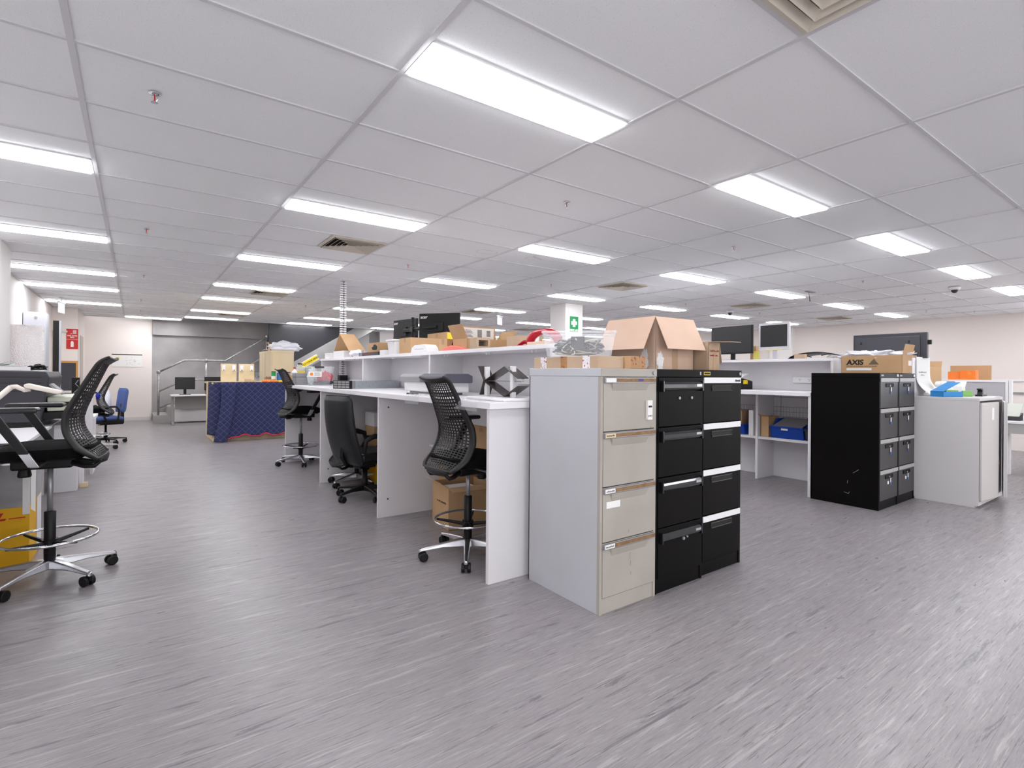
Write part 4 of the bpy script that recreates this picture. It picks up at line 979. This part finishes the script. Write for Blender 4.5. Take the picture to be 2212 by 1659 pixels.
# ---------------------------------------------------------------- beneath the middle worktop
B(2.25, 2.6, 3.37, 3.395, 0, ZT-.04).build('inner_panel', WHITE, bpy.data.objects['workbench']); B(2.25, 2.6, 3.395, 4.44, .60, .62).build('inner_shelf', WHITE, bpy.data.objects['workbench'])
t = carton('large brown carton with torn top on the floor under the first bench bay', (2.30, 3.92, 0), -.1, .40, .36, .35, CARD, flaps=(('y', 100, .1), ('x', 60, .08)), closed=False)
s = MB()
for q in range(10): s.box(-.2015, -.2, -.12+.02*q, -.108+.02*q, .2, .206+R.uniform(0, .012))
s.build('handwriting', INK, t); B(-.15, .1, -.15, .1, .30, .315).build('paper_padding', PAPER, t)
carton('brown carton tucked behind the torn carton under the first bench bay', (2.45, 4.26, 0), 0, .24, .3, .48, CARD)
carton('tan carton on the small shelf behind the drafting chair', (2.43, 3.62, .62), 0, .26, .3, .24, CARD)
t = carton('white carton with black arrows on the small shelf behind the drafting chair', (2.43, 3.62, .86), 0, .26, .3, .16, WHITE2, name='white_box', tape=False)
s = MB()
for q in range(3): s.box(-.1+.07*q, -.05+.07*q, -.151, -.15, .04, .1)
s.build('printed_mark', INK, t)
z = 0
for h, m_, lab in ((.2, DHLY, 'yellow box at the bottom of the stack under the second bench bay'), (.24, CARD, 'lower brown carton of the stack under the second bench bay'), (.22, CARD, 'upper brown carton of the stack under the second bench bay'), (.16, WHITE2, 'white carton topmost of the stack under the second bench bay')):
    carton(lab, (2.43-.02*(z > .3), 6.02, z), 0, .3, .3, h, m_, tape=False); z += h

# ---------------------------------------------------------------- plywood bench with quilted blanket, far left middle
t = thing('plywood_bench', 'pale plywood bench block in front of the stairs, partly under a blue blanket', 'bench')
for y in (11.0, 11.62): B(1.17, 2.9, y, y+.6, 0, 1.06).build('plywood_crate', PLY, t, bevel=.004)
B(1.14, 2.95, 10.97, 12.26, 1.06, 1.09).build('top_board', PLY, t, bevel=.002)
def bl(u, v):      # u along x, v down
    X_ = 1.235+1.7*u; z = 1.10-1.02*v*(1 if u > .12 else 1.02)
    wv = .012*math.sin(u*7+1)*v + .012*v*math.sin(u*19) + .05*v*v*max(0, u-.75)*4
    return (X_-.06*v*(u < .05), 10.93-.02-max(0, wv)-.03*v, max(.02+.07*(u > .13)*(v > .9)+.03*math.sin(u*30)*(v > .9), z))
o = MB().grid(bl, 80, 30); 
t = thing('quilted_blanket', 'navy quilted moving blanket with red edging hung over the plywood bench', 'blanket')
o.build('cloth', QUILT, t, smooth=True, solid=.012)
MB().tube([Vector(bl(q/80, 1))+Vector((0, -.008, -.0)) for q in range(81)], .014, 6).build('red_edging', mat('red_binding', 'c2364a', .8), t, smooth=True)
def bl2(u, v): return (1.235-.0-.10*u-.03*math.sin(3*v*PI)*u, 10.93+.0+.32*u, 1.10-1.0*v-.02*u)
MB().grid(lambda u, v: (1.235-.12*(u**.5)-.02*v, 10.90+.3*u, 1.10-.98*v), 6, 20).build('side_fold', QUILT, t, smooth=True, solid=.01)
MB().grid(lambda u, v: (1.28-.0+.22*u*(1-.1*v)+.03*math.sin(v*4)-.1*v, 10.83-.07*math.sin(u*PI)-.06*v, max(.02, 1.08-1.08*v)), 10, 24).build('hanging_fold', QUILT, t, smooth=True, solid=.012)
for k, (x0, lab) in enumerate(((1.36, 'left plywood board with two white hooks standing on the plywood bench'), (1.68, 'right plywood board with two white hooks standing on the plywood bench'))):
    t = thing('hook_board', lab, 'board', (x0+.145, 11.7, 1.09))
    B(-.14, .14, 0, .02, 0, .36).build('board', PLY, t)
    for x in (-.09, .09):
        MB().box(x-.03, x+.03, -.012, 0, .22, .33).build('hook_plate', WHITE2, t, bevel=.004)
        MB().tube([(x, -.01, .24), (x, -.04, .225), (x, -.04, .245)], .008, 6).build('hook', STEEL, t)
one(MB().box(0, .12, 0, .05, 0, .06).box(.14, .2, 0, .05, 0, .04), 'wooden_offcuts', CARD2, 'small wooden offcuts before the right hook board', 'offcut', loc=(1.72, 11.2, 1.09))
t = thing('box_file', 'row of thin brown cards standing on the plywood bench', 'cards', (2.1, 11.3, 1.09))
for q in range(5): B(.03*q, .03*q+.012, 0, .14, 0, .1+.01*(q % 2)).build('card', mat('dull_red_card', 'a48874', .8) if q == 0 else bpy.data.materials['dull_red_card'], t)
one(MB().tube([(0, 0, .02), (.08, .01, .03), (.2, 0, .025), (.3, .02, .02)], [.02, .028, .028, .015], 10), 'orange_tool', ORANGE, 'orange hand tool lying on the plywood bench', 'tool', loc=(2.0, 11.08, 1.09), smooth=True)
def bottle(lab, loc, r, h, m_, capm, name='bottle', neck=True):
    t = thing(name, lab, 'bottle', loc)
    pr = [(r, 0), (r, h*.72), (r*.9, h*.8), (r*.4, h*.9), (r*.4, h)] if neck else [(r, 0), (r, h)]
    MB().lathe(pr, n=18).build('body', m_, t, smooth=False); MB().lathe([(r*.45, h), (r*.45, h+.03)] if neck else [(r*1.02, h), (r*1.02, h+.015)], n=14).build('cap', capm, t)
    return t
bt = bottle('green and white cylindrical container on the plywood bench', (2.23, 11.2, 1.09), .04, .2, GREENSIGN, MGREY, 'container', False); MB().lathe([(.0405, .06), (.0405, .12)], n=18, cap=False).build('label', PAPER, bt)
bt = bottle('blue and yellow can on the plywood bench beside the green container', (2.36, 11.2, 1.09), .07, .19, mat('label_blue', '3a6db5', .5), PAPER, 'can', False); MB().lathe([(.0705, .0), (.0705, .04)], n=18, cap=False).build('label', YELLOW, bt)
bt = bottle('small dark-capped jar behind the blue can on the plywood bench', (2.52, 11.3, 1.09), .05, .19, mat('pinkish_jar', 'b39aa6', .4), MGREY, 'jar', False)
bottle('white bottle with red cap near the right end of the plywood bench', (2.64, 11.25, 1.09), .06, .27, WHITE2, REDSIGN)
bt = bottle('large clear jug with dark cap on the plywood bench', (2.78, 11.4, 1.2), .1, .25, CLEARB, MGREY, 'jug')
one(B(-.18, .12, -.1, .12, 0, .11), 'slate_case', DGREYP, 'dark grey case under the clear jug on the plywood bench', 'case', loc=(2.77, 11.4, 1.09), bevel=.006)
one(B(-.1, .1, -.03, .03, 0, .12), 'yellow_sponge_pack', mat('sponge', 'd8bd5c', .8), 'yellow sponge pack leaning before the clear jug', 'sponge', loc=(2.74, 11.24, 1.2), bevel=.004)
carton('small brown carton at the right end of the plywood bench', (2.62, 11.08, 1.09), 0, .25, .12, .14, CARD)
# beige cabinets
for k, (y0, lab) in enumerate(((12.3, 'tall beige steel cabinet behind the plywood bench, front one'), (12.98, 'tall beige steel cabinet directly behind the front beige cabinet'))):
    t = thing('steel_cabinet', lab, 'cabinet', (2.4, y0, 0))
    B(0, .47, 0, .64, 0, 1.76).build('carcass', BEIGE, t, bevel=.006); B(-.004, .474, -.004, .644, 1.72, 1.765).build('lid', BEIGE, t, bevel=.004)
    if not k: B(.02, .45, -.012, -.001, .03, 1.7).build('door', BEIGE, t, bevel=.004)
t = carton('small open carton on top of the beige cabinet', (2.6, 12.9, 1.765), 0, .26, .2, .15, CARD, flaps=(('X', 50, .07), ('x', 30, .06)), closed=False)
one(blob((0, 0, .09), .33, .16, .12, 6, .35, 22), 'padded_bag', BAG, 'white plastic bag stuffed full, lying on the beige cabinet', 'bag', loc=(2.72, 12.5, 1.765), smooth=True)
one(blob((0, 0, .03), .1, .25, .03, 12, .4, 12), 'grey_cloth', mat('grey_cloth', '8a8a90', .9), 'grey cloth on the rear beige cabinet', 'cloth', loc=(2.52, 13.35, 1.765), smooth=True)

# ================================================================ LEFT WALL BENCHES
ZD = .72
t = thing('office_desk', 'long white desk along the left wall, carrying the black plotter', 'desk')
B(-1.44, -.70, 2.2, 7.26, ZD-.03, ZD).build('top', EDGE, t, bevel=.003)
B(-1.14, -.70, 7.29, 8.9, ZD-.03, ZD).build('top', EDGE, t, bevel=.003)
for y in (2.3, 4.3, 5.45, 7.2): B(-1.40, -.76, y, y+.03, 0, ZD-.03).build('side_panel', WHITE, t)
B(-1.12, -.72, 8.8, 8.83, 0, ZD-.03).build('side_panel', WHITE, t)
t = thing('end_unit', 'white stepped end unit standing in front of the plotter desk', 'cabinet')
B(-.69, -.50, 7.27, 7.9, 0, .71).build('pedestal', WHITE, t, bevel=.002); B(-.445, -.37, 7.27, 7.30, .5, .98).build('end_panel', WHITE, t, bevel=.002); B(-.5, -.37, 7.30, 7.9, .5, .53).build('ledge', WHITE, t)
one(MB().box(0, .07, 0, .06, 0, .05), 'wood_block', PLY, 'small pine block on the floor beside the white end unit', 'block', loc=(-.49, 7.45, 0), bevel=.002)
one(B(0, .03, 0, .05, .05, .38), 'leaning_strip', WHITE, 'white strip standing on the pine block by the end unit', 'strip', loc=(-.485, 7.46, 0))
# plotter
t = thing('plotter', 'large charcoal wide-format printer with slanted output end, on the left desk', 'printer', (-.77, 7.0, ZD))
MB().prism([(-.37, .05), (0.0, .05), (.02, .17), (.07, .50), (.045, .555), (-.37, .565)], .0, 1.15, 'y').build('body', MGREY, t, bevel=.012)
gl = MB()
for z in (.36, .44, .5): gl.box(-.37, .01, -.004, 0, z, z+.004)
gl.build('panel_lines', BLACKS, t)
B(-.36, .0, .02, 1.13, 0, .05).build('base', BLACKS, t)
MB().quad((.06, .02, .42), (.16, .02, .32), (.16, .3, .32), (.06, .3, .42), t=.02).build('control_panel', GREYP, t)
B(.0, .30, .1, 1.1, .215, .235).build('output_shelf', BLACKS, t); B(.0, .28, .1, 1.1, .07, .14).build('lower_tray', BLACKS, t, bevel=.006)
for z, w_ in ((.15, .27), (.24, .26)):
    B(.04, w_, .12, 1.05, z, z+.055).build('paper_tray', mat('pale_tray', 'c9ccb9', .5) if z < .2 else bpy.data.materials['pale_tray'], t, bevel=.008)
one(blob((0, 0, .03), .07, .06, .03, 2, .6, 10), 'cable_tangle', BLACK, 'tangle of black leads on top of the plotter', 'cables', loc=(-.80, 7.12, ZD+.565))
t = thing('tool_holder', 'black upright cable holder standing behind the plotter output end', 'holder', (-.62, 8.75, ZD+.0))
B(-.04, .04, -.04, .04, 0, .48).build('tower', BLACK, t, bevel=.004); MB().tube([(.03, -.05, .45), (.0, -.055, .4), (.04, -.055, .35), (-.02, -.05, .28), (.03, -.05, .22)], .005, 6).build('lead', GREYP, t)
t = bpy.data.objects['office_desk.001'] if 'office_desk.001' in bpy.data.objects else t
B(-.70, -.40, 8.3, 8.9, ZD-.03, ZD).build('extension_leaf', EDGE, t); B(-.45, -.42, 8.3, 8.9, 0, ZD-.03).build('side_panel', WHITE, t)
t = thing('paper_rack', 'white shelf box with papers on top of the plotter at the left edge', 'shelf', (-1.02, 7.05, ZD+.565))
B(-.16, .17, 0, .3, 0, .035).build('shelf', WHITE2, t); MB().quad((-.12, .02, .04), (.05, .05, .045), (.03, .2, .07), (-.12, .2, .045), t=.003).quad((-.1, .04, .05), (.0, .06, .08), (.0, .2, .09), (-.1, .2, .05), t=.003).build('papers', mat('grey_green_paper', '8f9a94', .6), t)
one(MB().lathe([(.17, 0), (.172, .5), (.165, 1.095), (.05, 1.10), (.05, .95)], n=48), 'bubble_wrap_roll', BUBBLE, 'tall roll of bubble wrap standing behind the plotter by the left pier', 'bubble wrap', loc=(-1.05, 8.36, ZD), smooth=True)
# dental-style lamp arm
t = thing('desk_lamp', 'cream swing-arm lamp reaching over the left desk', 'lamp', (-1.05, 5.3, ZD))
B(-.05, .05, -.05, .05, 0, .03).build('clamp', WHITE2, t); CREAM = mat('cream_enamel', 'e6dcd2', .4)
MB().tube([(0, 0, .03), (.0, .0, .10), (.27, .25, .435)], .02, 10).build('lower_arm', CREAM, t, smooth=True)
MB().tube([(.27, .25, .435), (.30, .25, .44), (.35, .25, .41), (.38, .25, .42)], [.02, .018, .016, .02], 10).build('joint', CREAM, t, smooth=True)
MB().prism([(.345, .455), (.35, .43), (.55, .375), (.575, .388), (.57, .405), (.37, .465)], .21, .30, 'y').build('lamp_head', CREAM, t, bevel=.01)
# instrument at the left edge
t = thing('bench_instrument', 'grey metal bench instrument at the left edge of the picture', 'instrument', (-1.02, 4.95, ZD))
B(-.12, .16, 0, .25, 0, .33).build('case', STEEL, t, bevel=.006); B(.161, .164, .03, .22, .05, .28).build('side_plate', DGREYP, t)
kb = MB()
for z in (.06, .12, .18): kb.cyl((.16, .06, z), (.185, .06, z), .014, 12)
kb.build('knob', WHITE2, t)
one(blob((0, 0, .025), .12, .1, .035, 8, .6, 12), 'cable_tangle', BLACK, 'black adapters and leads on the left desk by the grey instrument', 'cables', loc=(-.86, 5.15, ZD))
# shipping carton under the desk
t = thing('shipping_carton', 'grey-white and yellow courier carton with red lettering under the left desk', 'box', (-1.22, 4.66, 0))
B(0, .66, 0, .52, 0, .39).build('yellow_wrap', DHLY, t, bevel=.003); B(0, .66, 0, .52, .39, .67).build('carton', mat('grey_wrap', '8f8d90', .5, mottle=(5, 'a3a1a3', .4, .6)), t, bevel=.003)
text('lettering', 'DHL', .062, (.33, -.0015, .315), (1, 0, 0), (0, 0, 1), DHLR, t, bold=.004, shear=.3, sx=1.7)
B(.56, .64, -.0015, 0, .318, .324).build('logo_line', DHLR, t); MB().quad((.661, .02, .67), (.661, .26, .67), (.661, .24, .30), (.661, .05, .36), t=.002).box(.625, .661, -.002, 0, .34, .67).build('paper_sheet', PAPER, t)
B(.6615, .663, .3, .5, .02, .39).build('side_strip', WHITE2, t)
# far left corner: tall cabinet door, passage, easel board
t = thing('tall_cabinet', 'tall narrow pale grey cabinet by the left wall, behind the bubble wrap', 'cabinet', (-1.30, 11.2, 0))
B(-.14, .13, 0, .4, 0, 2.22).build('carcass', mat('blue_grey_enamel', 'c3c4cc', .4), t, bevel=.004); B(-.07, .09, -.003, 0, 1.84, 1.855).build('black_tape', INK, t)
MB().lathe([(.02, 0), (.02, .004)], n=14, X=Matrix.Translation((.01, -.001, 2.13)) @ Matrix.Rotation(PI/2, 4, 'X')).build('lock', GREYP, t)
t = thing('open_door_frame', 'narrow dark sheet painting the shade of an opening, pale edged, beside the tall cabinet', 'board', (-1.13, 11.9, 0))
B(-.02, .06, 0, .03, .0, 2.15).build('board', VOIDM, t); B(.06, .085, -.01, .04, 0, 2.15).build('pale_edge', mat('pale_edge', 'b9bcc6', .4), t)  # dark sheet paints the shade inside an opening, pale frame beside it
t = thing('pin_board', 'charcoal board in a varnished wooden frame standing at the left wall passage', 'board', (-1.2, 13.3, 0))
B(.0, .26, 0, .02, .9, 1.44).build('panel', MGREY, t); OAK = mat('varnished_wood', 'c78a3e', .4)
MB().box(-.02, .29, -.01, .03, 1.44, 1.48).box(.26, .29, -.01, .03, .5, 1.44).box(-.02, .0, -.01, .03, .5, 1.6).build('frame', OAK, t); MB().box(.26, .29, -.01, .03, 0, .5).box(-.02, 0, -.01, .03, 0, .5).build('leg', OAK, t)
# white cushion / bag on far chair, small blue cloth
one(blob((0, 0, .225), .10, .15, .29, 5, .12, 18), 'white_cushion', BAG, 'white cushion pack standing on the blue office chair seat', 'cushion', loc=(-.44, 11.72, .485), smooth=True)
one(blob((0, 0, 0), .02, .03, .035, 3, .5, 8, flat=False), 'blue_cloth', mat('royal_blue_cloth', '1f2fa0', .8), 'small royal blue cloth tag behind the nearest chair back', 'cloth', loc=(-.33, 7.285, 1.01))

# ================================================================ RIGHT SIDE ITEMS
MG = mat('silver_bezel', 'c9c8cc', .4)
monitor('computer_monitor', 'black widescreen monitor on the right-hand shelf, behind the cardboard box flap', (6.62, 4.06, ZS), math.radians(-97), .66, .38, .28, group=None)
mm = monitor('computer_monitor', 'silver-framed square monitor on the right-hand shelf', (6.62, 3.47, ZS), math.radians(-93), .41, .35, .30, body=MG)
nb = B(-.1, .1, -.0015, 0, .125, .135).build('yellow_note', YELLOW, mm)
t = thing('desk_mat_roll', 'black curved rubber sheet and leads lying on the right-hand shelf', 'sheet', (6.62, 2.95, ZS))
MB().grid(lambda u, v: (-.12+.3*v, .28-.62*u, .008+.075*math.sin(PI*min(1, u*1.0))**.6*(1-.3*v)), 18, 6).build('sheet', BLACK, t, solid=.004, smooth=True)
MB().tube([(-.1, -.1, .04), (-.12, -.2, .06), (-.1, -.33, .03), (-.05, -.38, .01)], .006, 6).tube([(-.12, .2, .03), (-.14, .1, .05), (-.12, 0, .02)], .006, 6).build('leads', BLACK, t)
one(B(-.03, .03, -.06, .06, 0, .055), 'tan_block', CARD2, 'small tan block on the edge of the right-hand shelf', 'block', loc=(6.42, 3.04, ZS))
one(B(-.02, .03, -.03, .03, 0, .12), 'pale_yellow_box', mat('sticky_yellow', 'cdbf62', .7), 'pale yellow box between the two monitors on the right-hand shelf', 'box', loc=(6.66, 3.72, ZS), group=None)
one(B(-.05, .05, -.04, .04, 0, .2), 'brown_pack', CARD, 'tan pack standing behind the gap between the two right-hand monitors', 'pack', loc=(6.88, 3.86, ZS))
one(blob((0, 0, .03), .1, .09, .04, 7, .5, 14), 'film_bundle', FILM, 'bundle of clear film at the near end of the right-hand shelf', 'plastic film', loc=(6.6, 2.72, ZS), smooth=True)
t = thing('computer_monitor', 'large flat dark panel seen from behind, standing above the printed brown box', 'monitor', (7.0, 2.33, ZS))
B(-.03, .02, -.36, .36, .0, .285).build('casing', mat('graphite', '3a3a40', .45), t, bevel=.006); B(-.045, -.03, -.30, .34, .0, .25).build('back_housing', mat('graphite2', '414148', .5), t, bevel=.01)
for y in (-.2, .27): MB().prism([(y-.012, .17), (y+.012, .17), (y+.006, .2), (y-.006, .2)], -.047, -.044, 'x').build('keyhole', INK, t)
B(-.0, .02, -.39, -.36, .15, .2).build('bracket', BLACK, t)
# AXIS carton
t = carton('brown carton printed AXIS COMMUNICATIONS with crumpled packing on the right black cabinets', (6.33, 2.23, 1.32), 0, .26, .555, .185, CARD, flaps=(('y', 12, .11), ('X', 60, .1)), closed=False)
NAX = (-.1315, .23, .03)
text('lettering', 'AXIS', .075, (-.1315, .225, .09), (0, -1, 0), (0, 0, 1), INK, t, bold=.003, shear=.12)
MB().prism([(.02, .09), (-.075, .09), (-.03, .15)], -.1318, -.1305, 'x').build('logo_triangle', mat('grey_ink', '6b5b49', .7), t)
text('lettering', 'COMMUNICATIONS', .020, (-.1315, .225, .066), (0, -1, 0), (0, 0, 1), mat('brown_ink', '7a5d3c', .7), t, sx=1.55)
B(-.1315, -.13, -.01, .225, .03, .055).build('printed_bar', PAPER, t); B(.03, .12, -.279, -.2775, .08, .13).build('shipping_label', PAPER, t)
blob((0, .02, .185), .1, .23, .05, 11, 1.1, 26).build('packing_paper', BAG, t, smooth=True)
one(MB().lathe([(.03, 0), (.085, .035), (.09, .04), (.08, .035), (.0, .01)], n=20), 'black_bowl', BLACK, 'small black dish beside the flap of the printed brown box', 'dish', loc=(6.86, 2.12, ZS+.03))
one(B(-.08, .09, -.07, .07, 0, .03), 'wood_plate', CARD2, 'tan slab under the small black dish', 'slab', loc=(6.85, 2.12, ZS))
# curled paper sheet
def pp(u, v):
    s = v
    y = 2.01 if s < .5 else 2.01-.17*((s-.5)/.5)**2; z = 1.50-.40*min(s/.9, 1)*1.0 - (0 if s < .9 else (s-.9)*.12)
    return (6.79+.42*u+.12*max(0, s-.4)*u+.10*max(0, s-.5), y-.0, max(z, 1.083))
t = thing('paper_sheet', 'long white paper sheet with faint writing curling down onto the grey cabinet', 'paper'); MB().grid(pp, 6, 30).build('sheet', PAPER, t, smooth=True, solid=.002)
s = MB()
for q in range(8): s.box(6.86+.03*q, 6.875+.03*q, 2.0075, 2.0085, 1.33, 1.333+R.uniform(.004, .014))
for q in range(4): s.box(6.92+.03*q, 6.935+.03*q, 2.0075, 2.0085, 1.30, 1.303+R.uniform(.004, .012))
s.build('faint_writing', GREYP, t)
# on the low grey cabinet
ZC = 1.08
t = thing('parts_box', 'open blue card box with lid up on the low grey cabinet', 'box', (6.89, 1.78, ZC), -.45)
MB().box(-.12, .12, -.07, -.066, 0, .055).box(-.12, .12, .066, .07, 0, .055).box(-.12, -.116, -.07, .07, 0, .055).box(.116, .12, -.07, .07, 0, .055).box(-.12, .12, -.07, .07, 0, .004).build('tray', CYAN, t)
MB().quad((-.12, .07, .055), (-.12, -.07, .055), (.09, -.07, .15), (.09, .07, .15), t=.004).build('lid', CYAN, t); B(-.05, .10, -.04, .05, .004, .07).build('green_insert', GREEN, t)
one(B(-.05, .06, -.04, .04, 0, .06), 'green_box', GREEN, 'small pale green box right of the open blue box', 'box', loc=(7.27, 1.70, ZC), rz=.3, bevel=.004)
t = thing('desk_phone', 'white plastic device behind the open blue box on the low grey cabinet', 'device', (7.18, 1.88, ZC)); MB().box(-.14, .12, -.06, .06, 0, .1).build('base', WHITE2, t, bevel=.02); B(-.13, .06, -.03, .05, .1, .16).build('top_part', WHITE2, t, bevel=.025)
t = thing('white_carton', 'small open white carton with flap on the low grey cabinet', 'box', (7.34, 1.80, ZC)); MB().box(-.06, .07, -.05, .05, 0, .105).build('body', WHITE2, t); MB().quad((.07, -.05, .105), (.07, .05, .105), (.12, .05, .16), (.12, -.05, .16), t=.003).build('flap', WHITE2, t)
t = thing('tape_dispenser', 'black stapler-like dispenser at the right end of the low grey cabinet', 'dispenser', (7.42, 1.62, ZC)); MB().box(-.09, .1, -.03, .03, 0, .02).build('base', BLACK, t, bevel=.004); MB().prism([(-.06, .02), (.0, .02), (-.02, .085), (-.07, .085), (-.07, .07), (-.04, .07)], -.02, .02, 'y').build('head', BLACK, t)
one(MB().box(-.1, .14, -.1, .1, 0, .002).box(-.05, .17, -.12, .04, .002, .004, rz=.3), 'loose_papers', PAPER, 'loose white sheets at the right corner of the low grey cabinet', 'paper', loc=(7.42, 1.60, ZC))
# right bench items
t = thing('cable_box', 'black box with yellow and white top card on the right-hand bench', 'box', (6.35, 3.78, ZT)); MB().prism([(-.12, 0), (.12, 0), (.12, .1), (-.12, .14)], -.12, .12, 'y').build('body', BLACK, t, bevel=.004)
MB().quad((-.12, -.12, .145), (.12, -.12, .105), (.12, .12, .105), (-.12, .12, .145), t=.003).quad((-.12, -.1, .15), (.06, -.1, .20), (.06, .1, .20), (-.12, .1, .15), t=.003).build('top_card', PAPER, t); B(-.1, .0, -.123, -.119, .07, .12).build('yellow_patch', YELLOW, t)
def bin_(lab, loc, W_, D_, H, m_=BLUE):      # opening to -x
    t = thing('parts_bin', lab, 'bin', loc); mb = MB()
    for s in (-1, 1): mb.prism([(0, 0), (D_, 0), (D_, H), (.14, H), (.06, H*.62), (-.03, H*.62)], s*W_/2-.004, s*W_/2+.004, 'y')
    mb.add([(0, -W_/2, 0), (0, W_/2, 0), (-.03, W_/2, H*.62), (-.03, -W_/2, H*.62), (.006, -W_/2, 0), (.006, W_/2, 0), (-.024, W_/2, H*.62), (-.024, -W_/2, H*.62)], [(0,1,2,3), (7,6,5,4), (3,2,6,7), (0,4,5,1)])
    mb.box(0, D_, -W_/2, W_/2, 0, .005).box(D_-.006, D_, -W_/2, W_/2, 0, H); mb.build('shell', m_, t)
    MB().tube([(-.034, -W_/2-.01, H*.62), (-.034, W_/2+.01, H*.62)], .013, 6).tube([(-.03, W_/2+.005, H*.62), (.06, W_/2+.005, H*.62), (.14, W_/2+.005, H), (D_, W_/2+.005, H)], .011, 6).tube([(-.03, -W_/2-.005, H*.62), (.06, -W_/2-.005, H*.62), (.14, -W_/2-.005, H), (D_, -W_/2-.005, H)], .011, 6).build('rim', m_, t)
    return t
bb_ = bin_('large blue parts bin with grey foam on the shelf under the right-hand bench', (6.36, 3.16, .53), .38, .32, .22)
B(-.03, -.028, -.02, .06, .10, .13).build('torn_label', PAPER, bb_); MB().quad((-.03, -.17, .14), (-.03, .17, .14), (.3, .17, .235), (.3, -.17, .235), t=.01).build('foam_sheet', mat('grey_foam', '8f8c90', .9), bb_)
bin_('small blue parts bin at the left of the shelf under the right-hand bench', (6.38, 3.79, .53), .16, .3, .2)
one(B(0, .28, -.03, .03, 0, .32), 'white_binder', WHITE2, 'white binder standing beside the small blue bin under the right bench', 'binder', loc=(6.345, 3.61, .53), bevel=.004)
carton('brown box behind the small blue bin under the right-hand bench', (6.56, 3.90, .53), 0, .2, .2, .3, CARD)
carton('open brown carton left of the large blue bin under the right-hand bench', (6.47, 3.43, .53), 0, .24, .1, .25, CARD, flaps=(('x', 70, .08),), closed=False)
t = bin_('black bin right of the large blue bin under the right-hand bench', (6.36, 2.86, .53), .16, .3, .2, MGREY)
# far right workstation
t = thing('office_desk', 'white workstation desk with square legs at the far right edge', 'desk')
B(9.2, 11.0, 1.0, 1.86, .69, .72).build('top', EDGE, t, bevel=.003); B(9.22, 9.27, 1.02, 1.84, .56, .69).build('apron', STEELW, t)
for (x, y) in ((9.45, 1.80), (9.45, 1.05), (10.9, 1.80), (10.9, 1.05)): B(x-.04, x+.04, y-.04, y+.04, 0, .69).build('leg', WHITE2, t, bevel=.003)
B(9.24, 10.96, 1.78, 1.84, .60, .66).build('rail', WHITE2, t)
t = thing('desk_screen', 'grey fabric desk screen with white frame at the far right', 'screen', (9.9, 1.9, 0))
B(0, .03, .0, .72, .72, 1.22).build('fabric_panel', GREYFAB, t); MB().box(-.01, .04, -.03, 0, .72, 1.25).box(-.01, .04, -.07, -.035, .72, 1.25).box(-.01, .04, .72, .75, 0, 1.25).box(-.01, .04, 0, .72, 1.22, 1.25).box(-.01, .04, -.03, 0, 0, .72).build('frame', WHITE2, t)
t = thing('storage_cabinet', 'low white storage unit behind the desk screen, boxes on top', 'cupboard', (9.95, 2.0, 0)); B(0, .45, 0, 1.0, 0, 1.2).build('carcass', WALLW, t); B(-.005, .455, -.005, 1.005, 1.2, 1.235).build('top', EDGE, t)
one(B(-.075, .075, -.09, .09, 0, .155), 'orange_box', ORANGE, 'bright orange box with white print on the white unit at the far right, right one', 'box', loc=(10.05, 2.33, 1.235)); one(B(-.06, .06, -.07, .07, 0, .135), 'orange_box', mat('deep_orange', 'f07f35', .6), 'orange box partly hidden behind the other orange box', 'box', loc=(10.07, 2.50, 1.235))
one(B(-.01, .01, -.24, .24, 0, .23), 'cardboard_sheet', CARD, 'flat brown cardboard sheet standing behind the orange boxes', 'cardboard', loc=(10.33, 2.38, 1.235))
carton('tall brown carton standing behind the low grey cabinet', (8.9, 2.58, 0), 0, .5, .32, 1.42, CARD, flaps=(('x', 20, .09), ('X', 15, .09)), closed=False)
t = thing('bench_instrument', 'black boxed device on the far right workstation desk', 'device', (9.38, 1.42, .72)); B(-.12, .4, -.25, .14, 0, .12).build('case', BLACK, t, bevel=.003); B(-.12, .4, -.25, .14, .12, .135).build('top_plate', mat('greenish_plate', 'b8bfae', .5), t)
t = thing('laminator', 'dark sloped device with clear cover on the far right desk', 'device', (9.45, 1.74, .72)); MB().prism([(-.1, 0), (.12, 0), (.12, .1), (-.1, .05)], -.08, .08, 'y').build('body', MGREY, t, bevel=.004); MB().quad((-.1, -.08, .06), (-.1, .08, .06), (.12, .08, .22), (.12, -.08, .22), t=.004).build('cover', mat('greenish_cover', 'c5cac0', .3), t)
t = thing('desk_lamp', 'cream lamp head leaning at the right edge of the picture', 'lamp', (9.75, 1.35, .72)); B(-.04, .04, -.04, .04, 0, .02).build('foot', CREAM, t); MB().tube([(0, 0, .02), (-.02, .05, .2), (.02, .12, .36)], .014, 8).build('arm', CREAM, t); MB().tube([(.02, .12, .36), (.0, .0, .28), (.02, -.05, .2)], [.02, .045, .03], 10).build('lamp_head', CREAM, t, smooth=True)
t = thing('partition', 'long low cream partition with white capping near the right wall', 'partition', (12.6, -1.0, 0)); B(0, .08, 0, 5.2, 0, 1.22).build('panel', WALLM, t); B(-.03, .12, -.01, 5.2, 1.22, 1.26).build('capping', WHITE2, t); B(-.03, 0, -.01, 5.2, 1.0, 1.03).build('ledge', GREYP, t)
